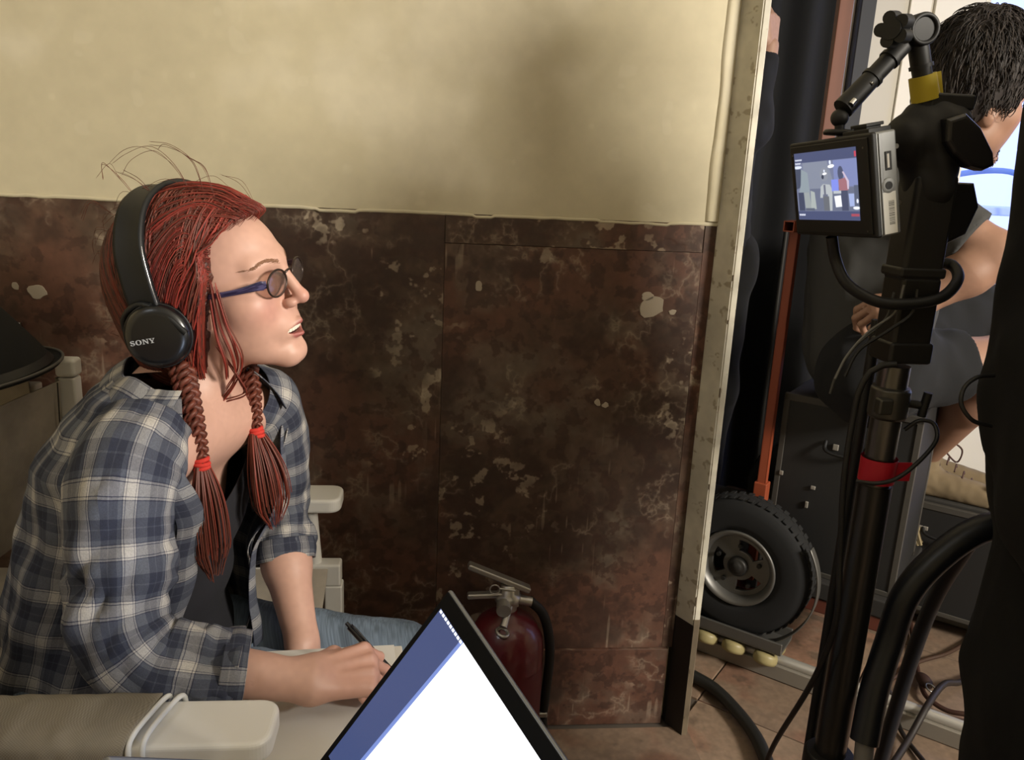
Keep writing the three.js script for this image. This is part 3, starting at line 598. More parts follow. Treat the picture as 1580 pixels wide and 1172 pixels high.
    const c = new THREE.CatmullRomCurve3([p0, onShell(d1, o), onShell(d2, o), onShell(d3, o - 0.004)].map(V3)); lock(c.getPoints(13).map((v) => v.toArray()), rr(0.0006, 0.0015), [5, 3, 5, 1, 0, 5][i % 6], 0.55, 4);
  }
  for (let i = 0; i < 110; i++) {      // fine baby hairs along the brow
    const e = rnd(), p0 = HL.getPoint(e).toArray(), f = [p0[0] - 0.004 * e, p0[1] - rr(0.002, 0.012), 0.13]; while (headField(f) > 0.0006 && f[2] > -0.02) f[2] -= 0.001; if (f[2] > p0[2] + 0.03) continue;
    const c = new THREE.CatmullRomCurve3([f, add(p0, [-0.002, 0.003, 0.003]), onShell(nrm(add(nrm(sub(p0, hc)), [-0.15, 0.1, -0.3])), 0.002)].map(V3)); lock(c.getPoints(8).map((v) => v.toArray()), rr(0.0002, 0.0005), [5, 3, 1][i % 3], 1, 3);
  }
  const strands = [
    [[-0.078, 0.03, 0.034], [-0.082, -0.02, 0.036], [-0.078, -0.06, 0.038], [-0.07, -0.095, 0.03], [-0.07, -0.13, 0.0]],
    [[-0.08, 0.03, 0.03], [-0.086, -0.03, 0.03], [-0.083, -0.075, 0.034], [-0.074, -0.115, 0.022], [-0.07, -0.145, -0.01]],
    [[-0.082, 0.01, 0.026], [-0.088, -0.04, 0.024], [-0.088, -0.08, 0.026], [-0.08, -0.11, 0.016]],
    [[-0.08, 0.02, 0.037], [-0.084, -0.03, 0.042], [-0.077, -0.08, 0.046], [-0.068, -0.12, 0.02], [-0.072, -0.15, -0.01]],
    [[-0.08, -0.06, 0.012], [-0.075, -0.11, 0.028], [-0.065, -0.14, 0.026], [-0.07, -0.15, -0.01]]];
  strands.forEach((s, i) => { for (let k = 0; k < 3; k++) { const j = [rr(-0.003, 0.003), rr(-0.004, 0.004), rr(-0.004, 0.004)]; const c = new THREE.CatmullRomCurve3(s.map((p) => V3(add(p, j)))); lock(c.getPoints(20).map((v) => v.toArray()), rr(0.0008, 0.0018), [3, 1, 5][k], 0.7); } });
  // flyaway hairs above the crown
  const fly = [[[-0.02, 0.13, 0.0], [-0.02, 0.165, -0.012], [-0.01, 0.188, -0.05], [0.0, 0.186, -0.095], [0.0, 0.165, -0.125]], [[-0.02, 0.13, 0.02], [-0.02, 0.17, 0.015], [-0.01, 0.195, -0.02], [0, 0.195, -0.06]], [[-0.03, 0.12, 0.04], [-0.03, 0.16, 0.035], [-0.02, 0.178, 0.01]], [[-0.02, 0.12, -0.08], [-0.02, 0.16, -0.1], [0, 0.175, -0.13], [0.01, 0.16, -0.15]], [[-0.03, 0.13, -0.05], [-0.04, 0.155, -0.06], [-0.03, 0.17, -0.09]], [[-0.02, 0.11, -0.13], [-0.02, 0.13, -0.16], [-0.02, 0.11, -0.185]]];
  for (const f0 of fly) for (let k = 0; k < 3; k++) { const c = new THREE.CatmullRomCurve3(f0.map((p, i) => V3(add(add(p, [0, 0.018, 0]), [rr(-0.006, 0.006), rr(-0.006, 0.006), rr(-0.007, 0.007)], i / 2)))); lock(c.getPoints(22).map((v) => v.toArray()), rr(0.00022, 0.0004), 1, 1, 4); }
  for (let i = 0; i < 40; i++) { const a = rr(-2.4, 1.0), d = nrm([rr(-0.6, 0.4), Math.cos(a), Math.sin(a)]); const p = onShell(d, 0), q = onShell(add(d, [0, 0.05, -0.2]), rr(0.006, 0.02)), e = onShell(add(d, [0, -0.05, -0.45]), rr(0.002, 0.02)); const c = new THREE.CatmullRomCurve3([p, q, e].map(V3)); lock(c.getPoints(10).map((v) => v.toArray()), 0.00028, 1, 1, 4); }
  const hairM = phys({ vertexColors: true, roughness: 0.52, anisotropy: 0.6, sheen: 0.15, sheenRoughness: 0.4, sheenColor: new THREE.Color(0.6, 0.2, 0.12) });
  const hair = part(woman, 'hair', mergeSkin(geos), hairM);

  // braids: three strands woven down to the red elastic, then a loose tail
  const elasticM = std({ color: '#c8362c', roughness: 0.85, bumpMap: stoneBump, bumpScale: 0.001 });
  const braid = (path, elastic, tail, width, fan) => {
    const g = [], c = new THREE.CatmullRomCurve3(path.map(V3)), L = c.getLength(), turns = L / 0.034;
    for (let s = 0; s < 3; s++) {
      for (let m = 0; m < 5; m++) {
        const pts = [], rad = [];
        for (let k = 0; k <= 60; k++) {
          const v = k / 60, p = c.getPoint(v).toArray(), tg = c.getTangent(v).toArray(), sd = nrm(crs(tg, TF)), fw = nrm(crs(sd, tg)), a = 2 * Math.PI * (v * turns + s / 3), w = width * (1 - 0.45 * v);
          const o = [Math.sin(a) * w, Math.sin(2 * a) * w * 0.55], b = m * 1.2566, q = w * 0.45 * (m ? 1 : 0);
          pts.push(add(add(p, sd, o[0] + Math.cos(b) * q), fw, o[1] + Math.sin(b) * q)); rad.push(w * 0.42);
        }
        const h = taper(pts, rad, 5, 0.8), kk = rr(0.8, 1.2); g.push(withColor(clean(h), hairCols[[0, 1, 2, 3, 0][m]].map((v) => v * kk)));
      }
    }
    const t0 = path[path.length - 1];
    for (let i = 0; i < 110; i++) {
      const a = rr(0, 6.283), r = Math.sqrt(rnd()), o = [Math.cos(a) * r, Math.sin(a) * r], end = tail[tail.length - 1], pts = [], stop = rr(0.72, 1.0);
      const cv = new THREE.CatmullRomCurve3([t0, ...tail].map(V3));
      for (let k = 0; k <= 14; k++) { const v = stop * k / 14, p = cv.getPoint(v).toArray(), w = fan * (0.3 + 0.7 * Math.sin(Math.PI * Math.min(0.5 + 0.0, v * 0.75))) * (1 - 0.65 * sstep(0.75, 1.0, v)); pts.push(add(add(p, TR, o[0] * w), TF, o[1] * w * 0.5)); }
      const h = taper(pts, pts.map((_, k) => 0.0018 * (1 - 0.6 * k / 14)), 4, 0.8), kk = rr(0.75, 1.2); g.push(withColor(clean(h), hairCols[(rnd() * 4) | 0].map((v) => v * kk)));
    }
    const b = part(hair, 'braid', mergeSkin(g), hairM);
    return b;
  };
  braid([[-0.35, 0.97, 0.485], [-0.336, 0.932, 0.508], [-0.322, 0.888, 0.529], [-0.314, 0.845, 0.538]], 0, [[-0.309, 0.80, 0.542], [-0.305, 0.74, 0.542], [-0.302, 0.665, 0.54]], 0.0125, 0.036);
  braid([[-0.30, 0.965, 0.35], [-0.283, 0.925, 0.37], [-0.276, 0.885, 0.385], [-0.270, 0.846, 0.40]], 0, [[-0.258, 0.80, 0.405], [-0.25, 0.75, 0.405], [-0.245, 0.685, 0.40]], 0.0125, 0.046);
  for (const [p, d] of [[[-0.314, 0.842, 0.5385], [0.1, -1, 0.1]], [[-0.269, 0.843, 0.4], [0.2, -1, 0.05]]]) {
    const g = []; for (let k = -1; k <= 1; k++) g.push(ring(add(p, nrm(d), k * 0.0058 - 0.002), [d[0] + rr(-0.1, 0.1), d[1], d[2] + rr(-0.1, 0.1)], 0.0088 + 0.0006 * (1 - Math.abs(k)), 0.0034, 26, 8));
    part(hair, 'hair_elastic', merge(g), elasticM, 'red hair elastic');
  }
}

// ------------------------------------------------------------------ her clothes
const weave = (n) => { const t = n - Math.floor(n);   // colour of the threads across one 8 cm repeat
  const navy = [43, 47, 63], slate = [80, 85, 97], light = [180, 176, 170], line = [46, 48, 66];
  if (t < 0.34) return t > 0.15 && t < 0.175 ? mix3(navy, slate, 0.7) : navy;
  if (t < 0.42) return slate;
  if (t < 0.44) return line;
  if (t < 0.72) return (t > 0.475 && t < 0.488) || (t > 0.672 && t < 0.685) ? line : light;
  if (t < 0.74) return line;
  return mix3(slate, light, 0.1); };
const plaidTex = tex(1024, 1024, (u, v) => {
  const a = weave(u * 2 + 0.004 * (fbm(u, v, 24, 2, 501) - 0.5)), b = weave(v * 2 + 0.004 * (fbm(u, v, 24, 2, 507) - 0.5));
  const tw = mod(Math.floor(u * 340) + Math.floor(v * 340), 4) < 2 ? 0.62 : 0.38, c = mix3(a, b, tw), k = 0.9 + 0.2 * fbm(u, v, 128, 2, 511) + 0.08 * (fbm(u, v, 6, 3, 513) - 0.5);
  return [c[0] * k, c[1] * k, c[2] * k];
});
plaidTex.repeat.set(1 / 0.136, 1 / 0.136);
const clothBump = tex(256, 256, (u, v) => 128 + 60 * Math.sin(u * 2 * Math.PI * 64) * Math.sin(v * 2 * Math.PI * 64) + 60 * (fbm(u, v, 16, 3, 521) - 0.5), false); clothBump.repeat.set(12, 12);
const plaid = std({ map: plaidTex, roughness: 0.92, bumpMap: clothBump, bumpScale: 0.0004, side: THREE.DoubleSide });
const teeM = std({ color: '#1c1c22', roughness: 0.95, bumpMap: clothBump, bumpScale: 0.0004 });
const denimTex = tex(512, 512, (u, v) => { const a = fbm(u, v, 5, 4, 531), f = pn(u * 200, v * 24, 4800, 533), k = 0.8 + 0.25 * f + 0.5 * (a - 0.5); return [116 * k, 132 * k, 150 * k]; });
denimTex.repeat.set(4, 4);
const denim = std({ map: denimTex, roughness: 0.95, bumpMap: clothBump, bumpScale: 0.0006 });
const RING = [   // y, centre x, centre z, half width, half depth
  [0.455, -0.46, 0.44, 0.2, 0.135], [0.54, -0.46, 0.44, 0.185, 0.125], [0.62, -0.45, 0.438, 0.178, 0.125], [0.70, -0.428, 0.433, 0.18, 0.128], [0.78, -0.406, 0.432, 0.186, 0.126],
  [0.84, -0.398, 0.43, 0.185, 0.12], [0.885, -0.384, 0.43, 0.155, 0.102], [0.92, -0.378, 0.43, 0.115, 0.086], [0.945, -0.37, 0.43, 0.078, 0.07]];
function ringAt(y) { let i = 0; while (i < RING.length - 2 && RING[i + 1][0] < y) i++; const a = RING[i], b = RING[i + 1], t = clamp((y - a[0]) / (b[0] - a[0])); return a.map((v, k) => lerp(v, b[k], t * t * (3 - 2 * t) * 0.5 + t * 0.5)); }
function onTorso(y, phi, off = 0) {
  const [, cx, cz, a, b] = ringAt(y), e = 0.86, c = Math.cos(phi), s = Math.sin(phi), sc = Math.sign(c) * Math.pow(Math.abs(c), e), ss = Math.sign(s) * Math.pow(Math.abs(s), e);
  const f = (b + off) * sc, r = (a + off) * ss; return [cx + TF[0] * f + TR[0] * r, y, cz + TF[2] * f + TR[2] * r];
}
{
  const HEM = 0.47, NK = 0.945;
  const yOf = (v) => lerp(HEM, NK, v);
  const pR = (v) => lerp(26, 22, sstep(0, 0.5, v)) * D2R + 26 * D2R * sstep(0.6, 1, v), pL = (v) => lerp(24, 40, sstep(0, 0.45, v)) * D2R + 16 * D2R * sstep(0.6, 1, v);
  const body = thick(150, 120, (u, v) => {
    const y = yOf(v), phi = lerp(pR(v), 2 * Math.PI - pL(v), u);
    const P = onTorso(y, phi, 0.012), c = Math.cos(phi), s = Math.sin(phi);
    const edge = Math.exp(-u * 16) + Math.exp(-(1 - u) * 16);
    let w = 0.012 * (noise3(c * 2.4 + 3, y * 13 + s * 2.2, s * 2.4) - 0.5) + 0.009 * (noise3(c * 5 + y * 4, y * 26 + s * 3, s * 5) - 0.5) + 0.01 * Math.sin(phi * 9 + y * 18) * (1 - v) * 0.6;
    w += 0.012 * edge * Math.sin(y * 40 + u * 5) * (1 - v * 0.7) + 0.012 * edge;
    const n = nrm([TF[0] * c + TR[0] * s, 0, TF[2] * c + TR[2] * s]); return add(P, n, w);
  }, 0.002, (u, v) => [u * 1.02 + 0.03, yOf(v) * 1.05]);
  part(woman, 'shirt', body, plaid);
  part(woman, 'tee_shirt', thick(90, 60, (u, v) => {
    const phi = 2 * Math.PI * u, a = Math.min(phi, 2 * Math.PI - phi), top = 0.735 + 0.165 * Math.pow(clamp(a / 0.95), 1.3), y = lerp(0.462, top, v), c = Math.cos(phi), s = Math.sin(phi);
    const w = 0.008 * (noise3(c * 3 + 9, y * 16 + s, s * 3) - 0.5) + 0.006 * Math.sin(y * 60 + c * 4) * (1 - v);
    return onTorso(y, phi, -0.016 + w - 0.006 * sstep(0.9, 1, v));
  }, 0.002, (u, v) => [u, v * 0.4], true), teeM);
  // collar leaves
  const cc = [-0.368, 0.925, 0.43];
  const leaf = (phi, v) => {
    const fr = Math.pow(Math.abs(Math.cos(phi / 2)), 3), open = 1 + 0.35 * fr, c = Math.cos(phi), s = Math.sin(phi);
    const st = v < 0.35 ? v / 0.35 : 1, fo = v < 0.35 ? 0 : (v - 0.35) / 0.65;
    const r = lerp(0.072, 0.066, st) * open + fo * (0.034 + 0.03 * fr) + 0.008 * Math.sin(Math.PI * fo), y = cc[1] + 0.004 + 0.034 * st - fo * (0.038 + 0.055 * fr) - 0.028 * fr + 0.006 * Math.sin(phi * 5);
    return [cc[0] + TF[0] * r * c * 1.06 + TR[0] * r * s * 1.2, y, cc[2] + TF[2] * r * c * 1.06 + TR[2] * r * s * 1.2];
  };
  part(woman, 'shirt_collar', thick(70, 18, (u, v) => leaf(lerp(48 * D2R, 2 * Math.PI - 50 * D2R, u), v), 0.0022, (u, v) => [u * 0.5, v * 0.09]), plaid);
  // turned-out front edges
  for (const s of [1, -1]) {
    const g = thick(8, 60, (u, v) => { const y = lerp(0.475, 0.9, v), vv = (y - HEM) / (NK - HEM), ph = s > 0 ? pR(vv) : -pL(vv); const P = onTorso(y, ph + s * lerp(-0.05, 0.17, u), 0.0145 + 0.012 + 0.006 * Math.sin(y * 30 + s) + 0.006 * Math.sin(Math.PI * u)); return P; }, 0.002, (u, v) => [u * 0.035 + 0.05, v * 0.46]);
    part(woman, 'shirt_placket', g, plaid);
  }
  // sleeves, pushed up on both forearms
  const foldR = (v) => 0.7 + 1.5 * Math.exp(-((v - 0.52) ** 2) / 0.012) + 1.4 * sstep(0.75, 1, v);
  part(woman, 'sleeve', sleeve([[-0.385, 0.895, 0.535], [-0.392, 0.85, 0.605], [-0.388, 0.75, 0.65], [-0.378, 0.668, 0.678], [-0.345, 0.63, 0.686], [-0.30, 0.616, 0.684], [-0.245, 0.603, 0.677]], [0.056, 0.066, 0.062, 0.06, 0.06, 0.058, 0.053], { fold: 0.009, foldAt: foldR, seed: 3, rad: 0.075, nu: 64, nv: 110, up: [1, 0, 0] }), plaid, 'loose plaid sleeve pushed up the forearm');
  part(woman, 'sleeve', sleeve([[-0.31, 0.885, 0.335], [-0.285, 0.855, 0.29], [-0.27, 0.78, 0.265], [-0.267, 0.69, 0.255], [-0.262, 0.635, 0.265], [-0.253, 0.59, 0.292]], [0.055, 0.062, 0.057, 0.053, 0.05, 0.047], { fold: 0.008, foldAt: (v) => 0.6 + 1.4 * sstep(0.55, 1, v), seed: 8, rad: 0.065, nu: 56, nv: 90, up: [1, 0, 0] }), plaid);
  for (const [a, b, r] of [[[-0.262, 0.606, 0.679], [-0.232, 0.6015, 0.675], 0.0545], [[-0.2555, 0.605, 0.284], [-0.2495, 0.575, 0.302], 0.049]]) part(woman, 'cuff', sleeve([a, mix3(a, b, 0.5), b], [r, r + 0.002, r - 0.001], { fold: 0.004, seed: 12, rad: 0.055, nu: 48, nv: 14, t: 0.004, up: [0.2, 1, 0.1] }), plaid);
  // jeans and shoes
  const hipC = [-0.5, 0.475, 0.44];
  const leg = [[[-0.5, 0.47, 0.35], [-0.05, 0.375, 0.29], 0.085, 0.062], [[-0.05, 0.375, 0.29], [0.02, 0.1, 0.30], 0.06, 0.052], [[-0.5, 0.48, 0.53], [-0.03, 0.44, 0.545], 0.098, 0.068], [[-0.03, 0.44, 0.545], [0.0, 0.1, 0.53], 0.066, 0.055], [[-0.51, 0.49, 0.36], [-0.51, 0.49, 0.52], 0.11, 0.11]];
  const jf = chainField(leg, 0.03), [jl, jh] = bounds(leg, 0.02);
  jl[1] = 0.075;
  part(woman, 'jeans', mesher((p) => jf(p) + 0.006 * (noise3(p[0] * 22, p[1] * 30, p[2] * 22) - 0.5) + 0.004 * (noise3(p[0] * 60, p[1] * 40, p[2] * 60) - 0.5), jl, jh, 0.008, null, (p) => [p[0] + 0.3 * p[1], p[2] + 0.7 * p[1]]), denim);
  const shoeM = std({ color: '#2a2a2e', roughness: 0.7 });
  for (const z of [0.3, 0.53]) part(woman, 'shoe', mesher((p) => { let d = smin(capsule(p, [0.0, 0.05, z], [0.17, 0.035, z], 0.042, 0.036), capsule(p, [0.015, 0.13, z], [0.01, 0.06, z], 0.043, 0.045), 0.03); return smax(d, 0.002 - p[1], 0.006); }, [-0.07, -0.01, z - 0.07], [0.23, 0.17, z + 0.07], 0.006), shoeM);
}

// ------------------------------------------------------------------ eyeglasses and headphones she wears
{
  const g = thing('eyeglasses', 'small oval eyeglasses with purple temples on the red-haired person', 'glasses');
  const rimM = std({ color: '#3a2f2a', roughness: 0.3, metalness: 0.5 }), lensM = phys({ color: '#b5a69e', transmission: 0.9, thickness: 0, roughness: 0.12, specularIntensity: 1, ior: 1.6 });
  const templeM = phys({ color: '#6f6a8e', roughness: 0.3, transmission: 0.15, thickness: 0.002, clearcoat: 0.6, map: tex(128, 64, (u, v) => { const n = fbm(u, v, 6, 4, 601); const c = mix3([190, 186, 210], [96, 92, 130], sstep(0.4, 0.65, n)); return c; }) });
  for (const s of [-1, 1]) {
    const c = [s * 0.0335, 0.014, 0.1035], yaw = s * 0.12;
    const pts = []; for (let k = 0; k < 40; k++) { const a = 2 * Math.PI * k / 40, x = Math.cos(a) * 0.0235, y = Math.sin(a) * 0.0185; pts.push([c[0] + x * Math.cos(yaw), c[1] + y, c[2] - x * Math.sin(yaw) - 0.006 * (y / 0.0185) * -0.3]); }
    const lens = part(g, 'lens', toHead(gridGeo(40, 8, (u, v) => { const a = 2 * Math.PI * u, x = Math.cos(a) * 0.0232 * v, y = Math.sin(a) * 0.0182 * v; return [c[0] + x * Math.cos(yaw), c[1] + y, c[2] - x * Math.sin(yaw) + 0.0022 * (1 - v * v)]; })), lensM);
    part(lens, 'rim', toHead(tube(pts, 0.0015, 80, 8, true)), rimM);
    const T = [[s * 0.057, 0.019, 0.1], [s * 0.066, 0.019, 0.088], [s * 0.0745, 0.016, 0.06], [s * 0.080, 0.013, 0.02], [s * 0.081, 0.008, -0.015], [s * 0.08, -0.012, -0.035]];
    const cv = new THREE.CatmullRomCurve3(T.map(V3));
    part(g, 'temple', toHead(thick(4, 40, (u, v) => { const p = cv.getPoint(v).toArray(), h = lerp(0.013, 0.0075, sstep(0.05, 0.45, v)) * (v < 0.06 ? 0.8 : 1); return add(p, [0, (u - 0.5) * h * -s, 0]); }, 0.0026, (u, v) => [v * 1.5, u])), templeM);
  }
  part(g, 'bridge', toHead(tube([[-0.0115, 0.02, 0.1045], [-0.006, 0.0245, 0.108], [0.006, 0.0245, 0.108], [0.0115, 0.02, 0.1045]], 0.0014, 24, 8)), rimM);
}
{
  const hp = thing('headphones', 'black over-ear headphones with a lettered cup worn over red hair', 'headphones');
  const blackM = std({ color: '#121416', roughness: 0.5 }), padM = std({ color: '#0d0d0e', roughness: 0.75, bumpMap: clothBump, bumpScale: 0.0004 }), gloss = phys({ color: '#0c0d10', roughness: 0.32, clearcoat: 0.5, clearcoatRoughness: 0.25 });
  const { FontLoader } = await import('three/addons/loaders/FontLoader.js'); const { TextGeometry } = await import('three/addons/geometries/TextGeometry.js');
  const font = await new FontLoader().loadAsync('fonts/droid/droid_serif_bold.typeface.json');
  for (const s of [-1, 1]) {
    const C = [s * 0.112, -0.024, -0.042], ax = nrm([s * 0.9, 0.1, 0.3]), xa = nrm(crs([0, 1, 0], ax)), ya = crs(ax, xa);
    const cup = lathe([[0, 0.028], [0.030, 0.0275], [0.0385, 0.0245], [0.0425, 0.019], [0.0445, 0.010], [0.0455, 0.0], [0.043, -0.006], [0.0, -0.006]], 56); cup.rotateX(Math.PI / 2);
    const put = (g) => toHead(orient(g, xa, ya, ax, C));
    const c = part(hp, 'ear_cup', put(cup), gloss);
    const pad = new THREE.TorusGeometry(0.032, 0.014, 14, 44); pad.scale(1, 1.1, 1.0); pad.translate(0, 0, -0.014); part(c, 'ear_pad', put(pad), padM);
    const rimg = new THREE.TorusGeometry(0.0437, 0.0016, 8, 60); rimg.translate(0, 0, 0.0135); part(c, 'cup_rim', put(rimg), blackM);
    if (s < 0) { const t = new TextGeometry('SONY', { font, size: 0.0072, depth: 0.0006, curveSegments: 4, bevelEnabled: false }); t.computeBoundingBox(); t.scale(1.15, 0.92, 1); t.translate(-0.034, -0.006, 0.0276); part(c, 'lettering', put(t), std({ color: '#c9cdd2', roughness: 0.35, metalness: 0.4 }), 'silver lettering'); }
    const yoke = tube([[s * 0.12, -0.026, -0.089], [s * 0.124, 0.004, -0.083], [s * 0.122, 0.022, -0.055], [s * 0.124, 0.006, -0.02], [s * 0.124, -0.022, 0.004]], 0.0042, 40, 8); part(hp, 'yoke', toHead(yoke), blackM);
  }
  const arc = new THREE.CatmullRomCurve3([[-0.122, 0.012, -0.05], [-0.121, 0.05, -0.052], [-0.108, 0.1, -0.057], [-0.066, 0.146, -0.062], [0, 0.163, -0.065], [0.066, 0.146, -0.062], [0.108, 0.1, -0.057], [0.121, 0.05, -0.052], [0.122, 0.012, -0.05]].map(V3));
  const bandF = (w, off) => (u, v) => { const p = arc.getPointAt(v), t = arc.getTangentAt(v), wd = new THREE.Vector3(0, 0.1, 1).addScaledVector(t, -new THREE.Vector3(0, 0.1, 1).dot(t)).normalize(), n = new THREE.Vector3().crossVectors(wd, t).normalize(), k = (u - 0.5) * 2; return p.clone().addScaledVector(wd, k * w * 0.5).addScaledVector(n, -(off + 0.0025 * (1 - k * k))).toArray(); };
  const band = part(hp, 'headband', toHead(thick(10, 90, bandF(0.043, 0.0), 0.007)), blackM);
  part(band, 'slider', toHead(merge([tube([...Array(20)].map((_, i) => bandF(0.0435, 0.002)(1, 0.02 + 0.17 * i / 19)), 0.0009, 40, 6)])), std({ color: '#c8ccd0', roughness: 0.25, metalness: 1 }), 'thin chrome slider edge');
}

// ------------------------------------------------------------------ chairs
const whiteWood = std({ color: '#e4e2dc', roughness: 0.42, bumpMap: stoneBump, bumpScale: 0.0004 });
const canvasTex = tex(256, 256, (u, v) => { const k = 0.86 + 0.12 * Math.sin(u * 2 * Math.PI * 60) * Math.sin(v * 2 * Math.PI * 60) + 0.2 * (fbm(u, v, 6, 4, 701) - 0.5); return [196 * k, 186 * k, 172 * k]; }); canvasTex.repeat.set(5, 5);
const canvasM = std({ map: canvasTex, roughness: 0.95, bumpMap: clothBump, bumpScale: 0.0008, side: THREE.DoubleSide });
const boltM = std({ color: '#8f8d88', roughness: 0.35, metalness: 1 });
function armGeo(x0, x1, y, z, w = 0.072, t = 0.028) {
  const sh = new THREE.Shape(), r = 0.02; sh.moveTo(x0, -w / 2); sh.lineTo(x1 - r, -w / 2); sh.quadraticCurveTo(x1, -w / 2, x1, -w / 2 + r); sh.lineTo(x1, w / 2 - r); sh.quadraticCurveTo(x1, w / 2, x1 - r, w / 2); sh.lineTo(x0, w / 2); sh.closePath();
  const g = new THREE.ExtrudeGeometry(sh, { depth: t - 0.012, bevelEnabled: true, bevelSize: 0.006, bevelThickness: 0.006, bevelSegments: 4, curveSegments: 10 });
  g.rotateX(-Math.PI / 2); g.translate(0, y - t + 0.006, z); return g;
}
{
  const c = thing('armchair', 'white wooden canvas armchair the plaid-shirted person sits on', 'chair');
  const Z = [0.10, 0.79];
  Z.forEach((z, i) => {
    part(c, 'armrest', armGeo(-0.70, -0.178, 0.622, z), whiteWood);
    part(c, 'arm_post', merge([rod([-0.228, 0.47, z], [-0.236, 0.598, z], 0.0145, 0.0135, 20)]), whiteWood);
    part(c, 'seat_rail', box(0.56, 0.048, 0.036, -0.455, 0.448, z, 0.005), whiteWood);
    part(c, 'leg', slab(-0.208, -0.172, 0, 0.424, z - 0.018, z + 0.018, 0.004), whiteWood);
    part(c, 'leg', slab(-0.70, -0.664, 0, 0.424, z - 0.018, z + 0.018, 0.004), whiteWood);
    const p = part(c, 'back_post', merge([slab(-0.688, -0.656, 0.47, 0.85, z - 0.016, z + 0.016, 0.005)]), whiteWood);
    part(p, 'finial', box(0.036, 0.034, 0.036, -0.672, 0.868, z, 0.007), whiteWood);
    for (const x of [-0.25, -0.62]) { const b = new THREE.CylinderGeometry(0.004, 0.004, 0.002, 12); b.rotateX(Math.PI / 2); b.translate(x, 0.605, z + (i ? 1 : 1) * 0.0365); part(c, 'bolt', b, boltM); }
  });
  part(c, 'stretcher', slab(-0.205, -0.178, 0.2, 0.24, 0.10, 0.79, 0.004), whiteWood); part(c, 'stretcher', slab(-0.695, -0.668, 0.2, 0.24, 0.10, 0.79, 0.004), whiteWood);
  part(c, 'seat', thick(20, 30, (u, v) => { const x = lerp(-0.69, -0.2, u), z = lerp(0.11, 0.78, v); return [x, 0.466 - 0.09 * Math.pow(Math.sin(Math.PI * v), 0.8), z]; }, 0.003, (u, v) => [u * 0.5, v * 0.7]), canvasM);
  part(c, 'backrest', thick(40, 16, (u, v) => { const z = lerp(0.085, 0.805, u), y = lerp(0.60, 0.848, v), s = Math.sin(Math.PI * u); return [-0.674 - 0.05 * Math.pow(s, 0.8) + 0.006 * (noise3(u * 9, v * 4, 1) - 0.5) - (u < 0.05 || u > 0.95 ? 0.018 : 0), y - 0.012 * s, z]; }, 0.003, (u, v) => [u * 0.72, v * 0.25]), canvasM);
  part(c, 'seam', tube([[-0.690, 0.846, 0.135], [-0.693, 0.72, 0.136], [-0.692, 0.61, 0.135]].map((p) => add(p, [0.012, 0, 0])), 0.0012, 20, 6), std({ color: '#3a3733', roughness: 0.9 }));
}
{ // grey towel laid over the near armrest, with two white cords at its end
  const towelM = std({ map: canvasTex, color: '#c4c2b8', roughness: 1, bumpMap: stoneBump, bumpScale: 0.003 });
  const t = thing('towel', 'grey terry towel wrapped over the near white armrest', 'towel');
  const prof = (a) => { const w = 0.043, h = 0.024, c = Math.cos(a), s = Math.sin(a), e = 0.5; return [Math.sign(c) * Math.pow(Math.abs(c), e) * w, Math.sign(s) * Math.pow(Math.abs(s), e) * h]; };
  const wrap = (x0, x1, off, nv, s) => thick(48, nv, (u, v) => { const [z, y] = prof(2 * Math.PI * u), x = lerp(x0, x1, v) + (v > 0.98 ? 0.004 * Math.sin(9 * u) : 0) + 0.018 * (y / 0.024) * 0 + 0.02 * (z / 0.043) * -0.5 * sstep(0.85, 1, v), k = off + 0.004 * (noise3(u * 7, v * 30 + s, 2) - 0.5) * (1); return [x, 0.608 + y * (1 + k * 20), 0.79 + z * (1 + k * 12)]; }, 0.0035, (u, v) => [u * 0.2, v * (x1 - x0)], true);
  part(t, 'cloth', wrap(-0.72, -0.318, 0.004, 90, 1), towelM);
  for (const x of [-0.312, -0.297]) { const pts = []; for (let k = 0; k < 40; k++) { const [z, y] = prof(2 * Math.PI * k / 40); pts.push([x - 0.02 * (z / 0.043) * 0.5, 0.608 + y * 1.08, 0.79 + z * 1.05]); } part(t, 'cord', tube(pts, 0.0032, 90, 8, true), std({ color: '#dcdcd8', roughness: 0.8 }), 'white cord edging'); }
}
{ // a second canvas chair along the wall, only its back shows at the left edge
  const c = thing('armchair', 'grey canvas chair back at the left edge, below the black hat', 'chair');
  const zB = 0.06;
  part(c, 'backrest', thick(40, 16, (u, v) => [lerp(-1.36, -0.742, u), lerp(0.56, 0.846, v), zB + 0.045 - 0.035 * Math.sin(Math.PI * u) + 0.006 * (noise3(u * 8, v * 3, 4) - 0.5)], 0.003, (u, v) => [u * 0.62, v * 0.28]), canvasM);
  for (const x of [-1.36, -0.752]) { part(c, 'back_post', slab(x - 0.016, x + 0.016, 0, 0.83, zB + 0.006, zB + 0.036, 0.004), whiteWood); part(c, 'leg', slab(x - 0.016, x + 0.016, 0, 0.62, 0.53, 0.562, 0.004), whiteWood); }
  part(c, 'seat', slab(-1.36, -0.752, 0.43, 0.45, 0.08, 0.55, 0.005), canvasM);
}
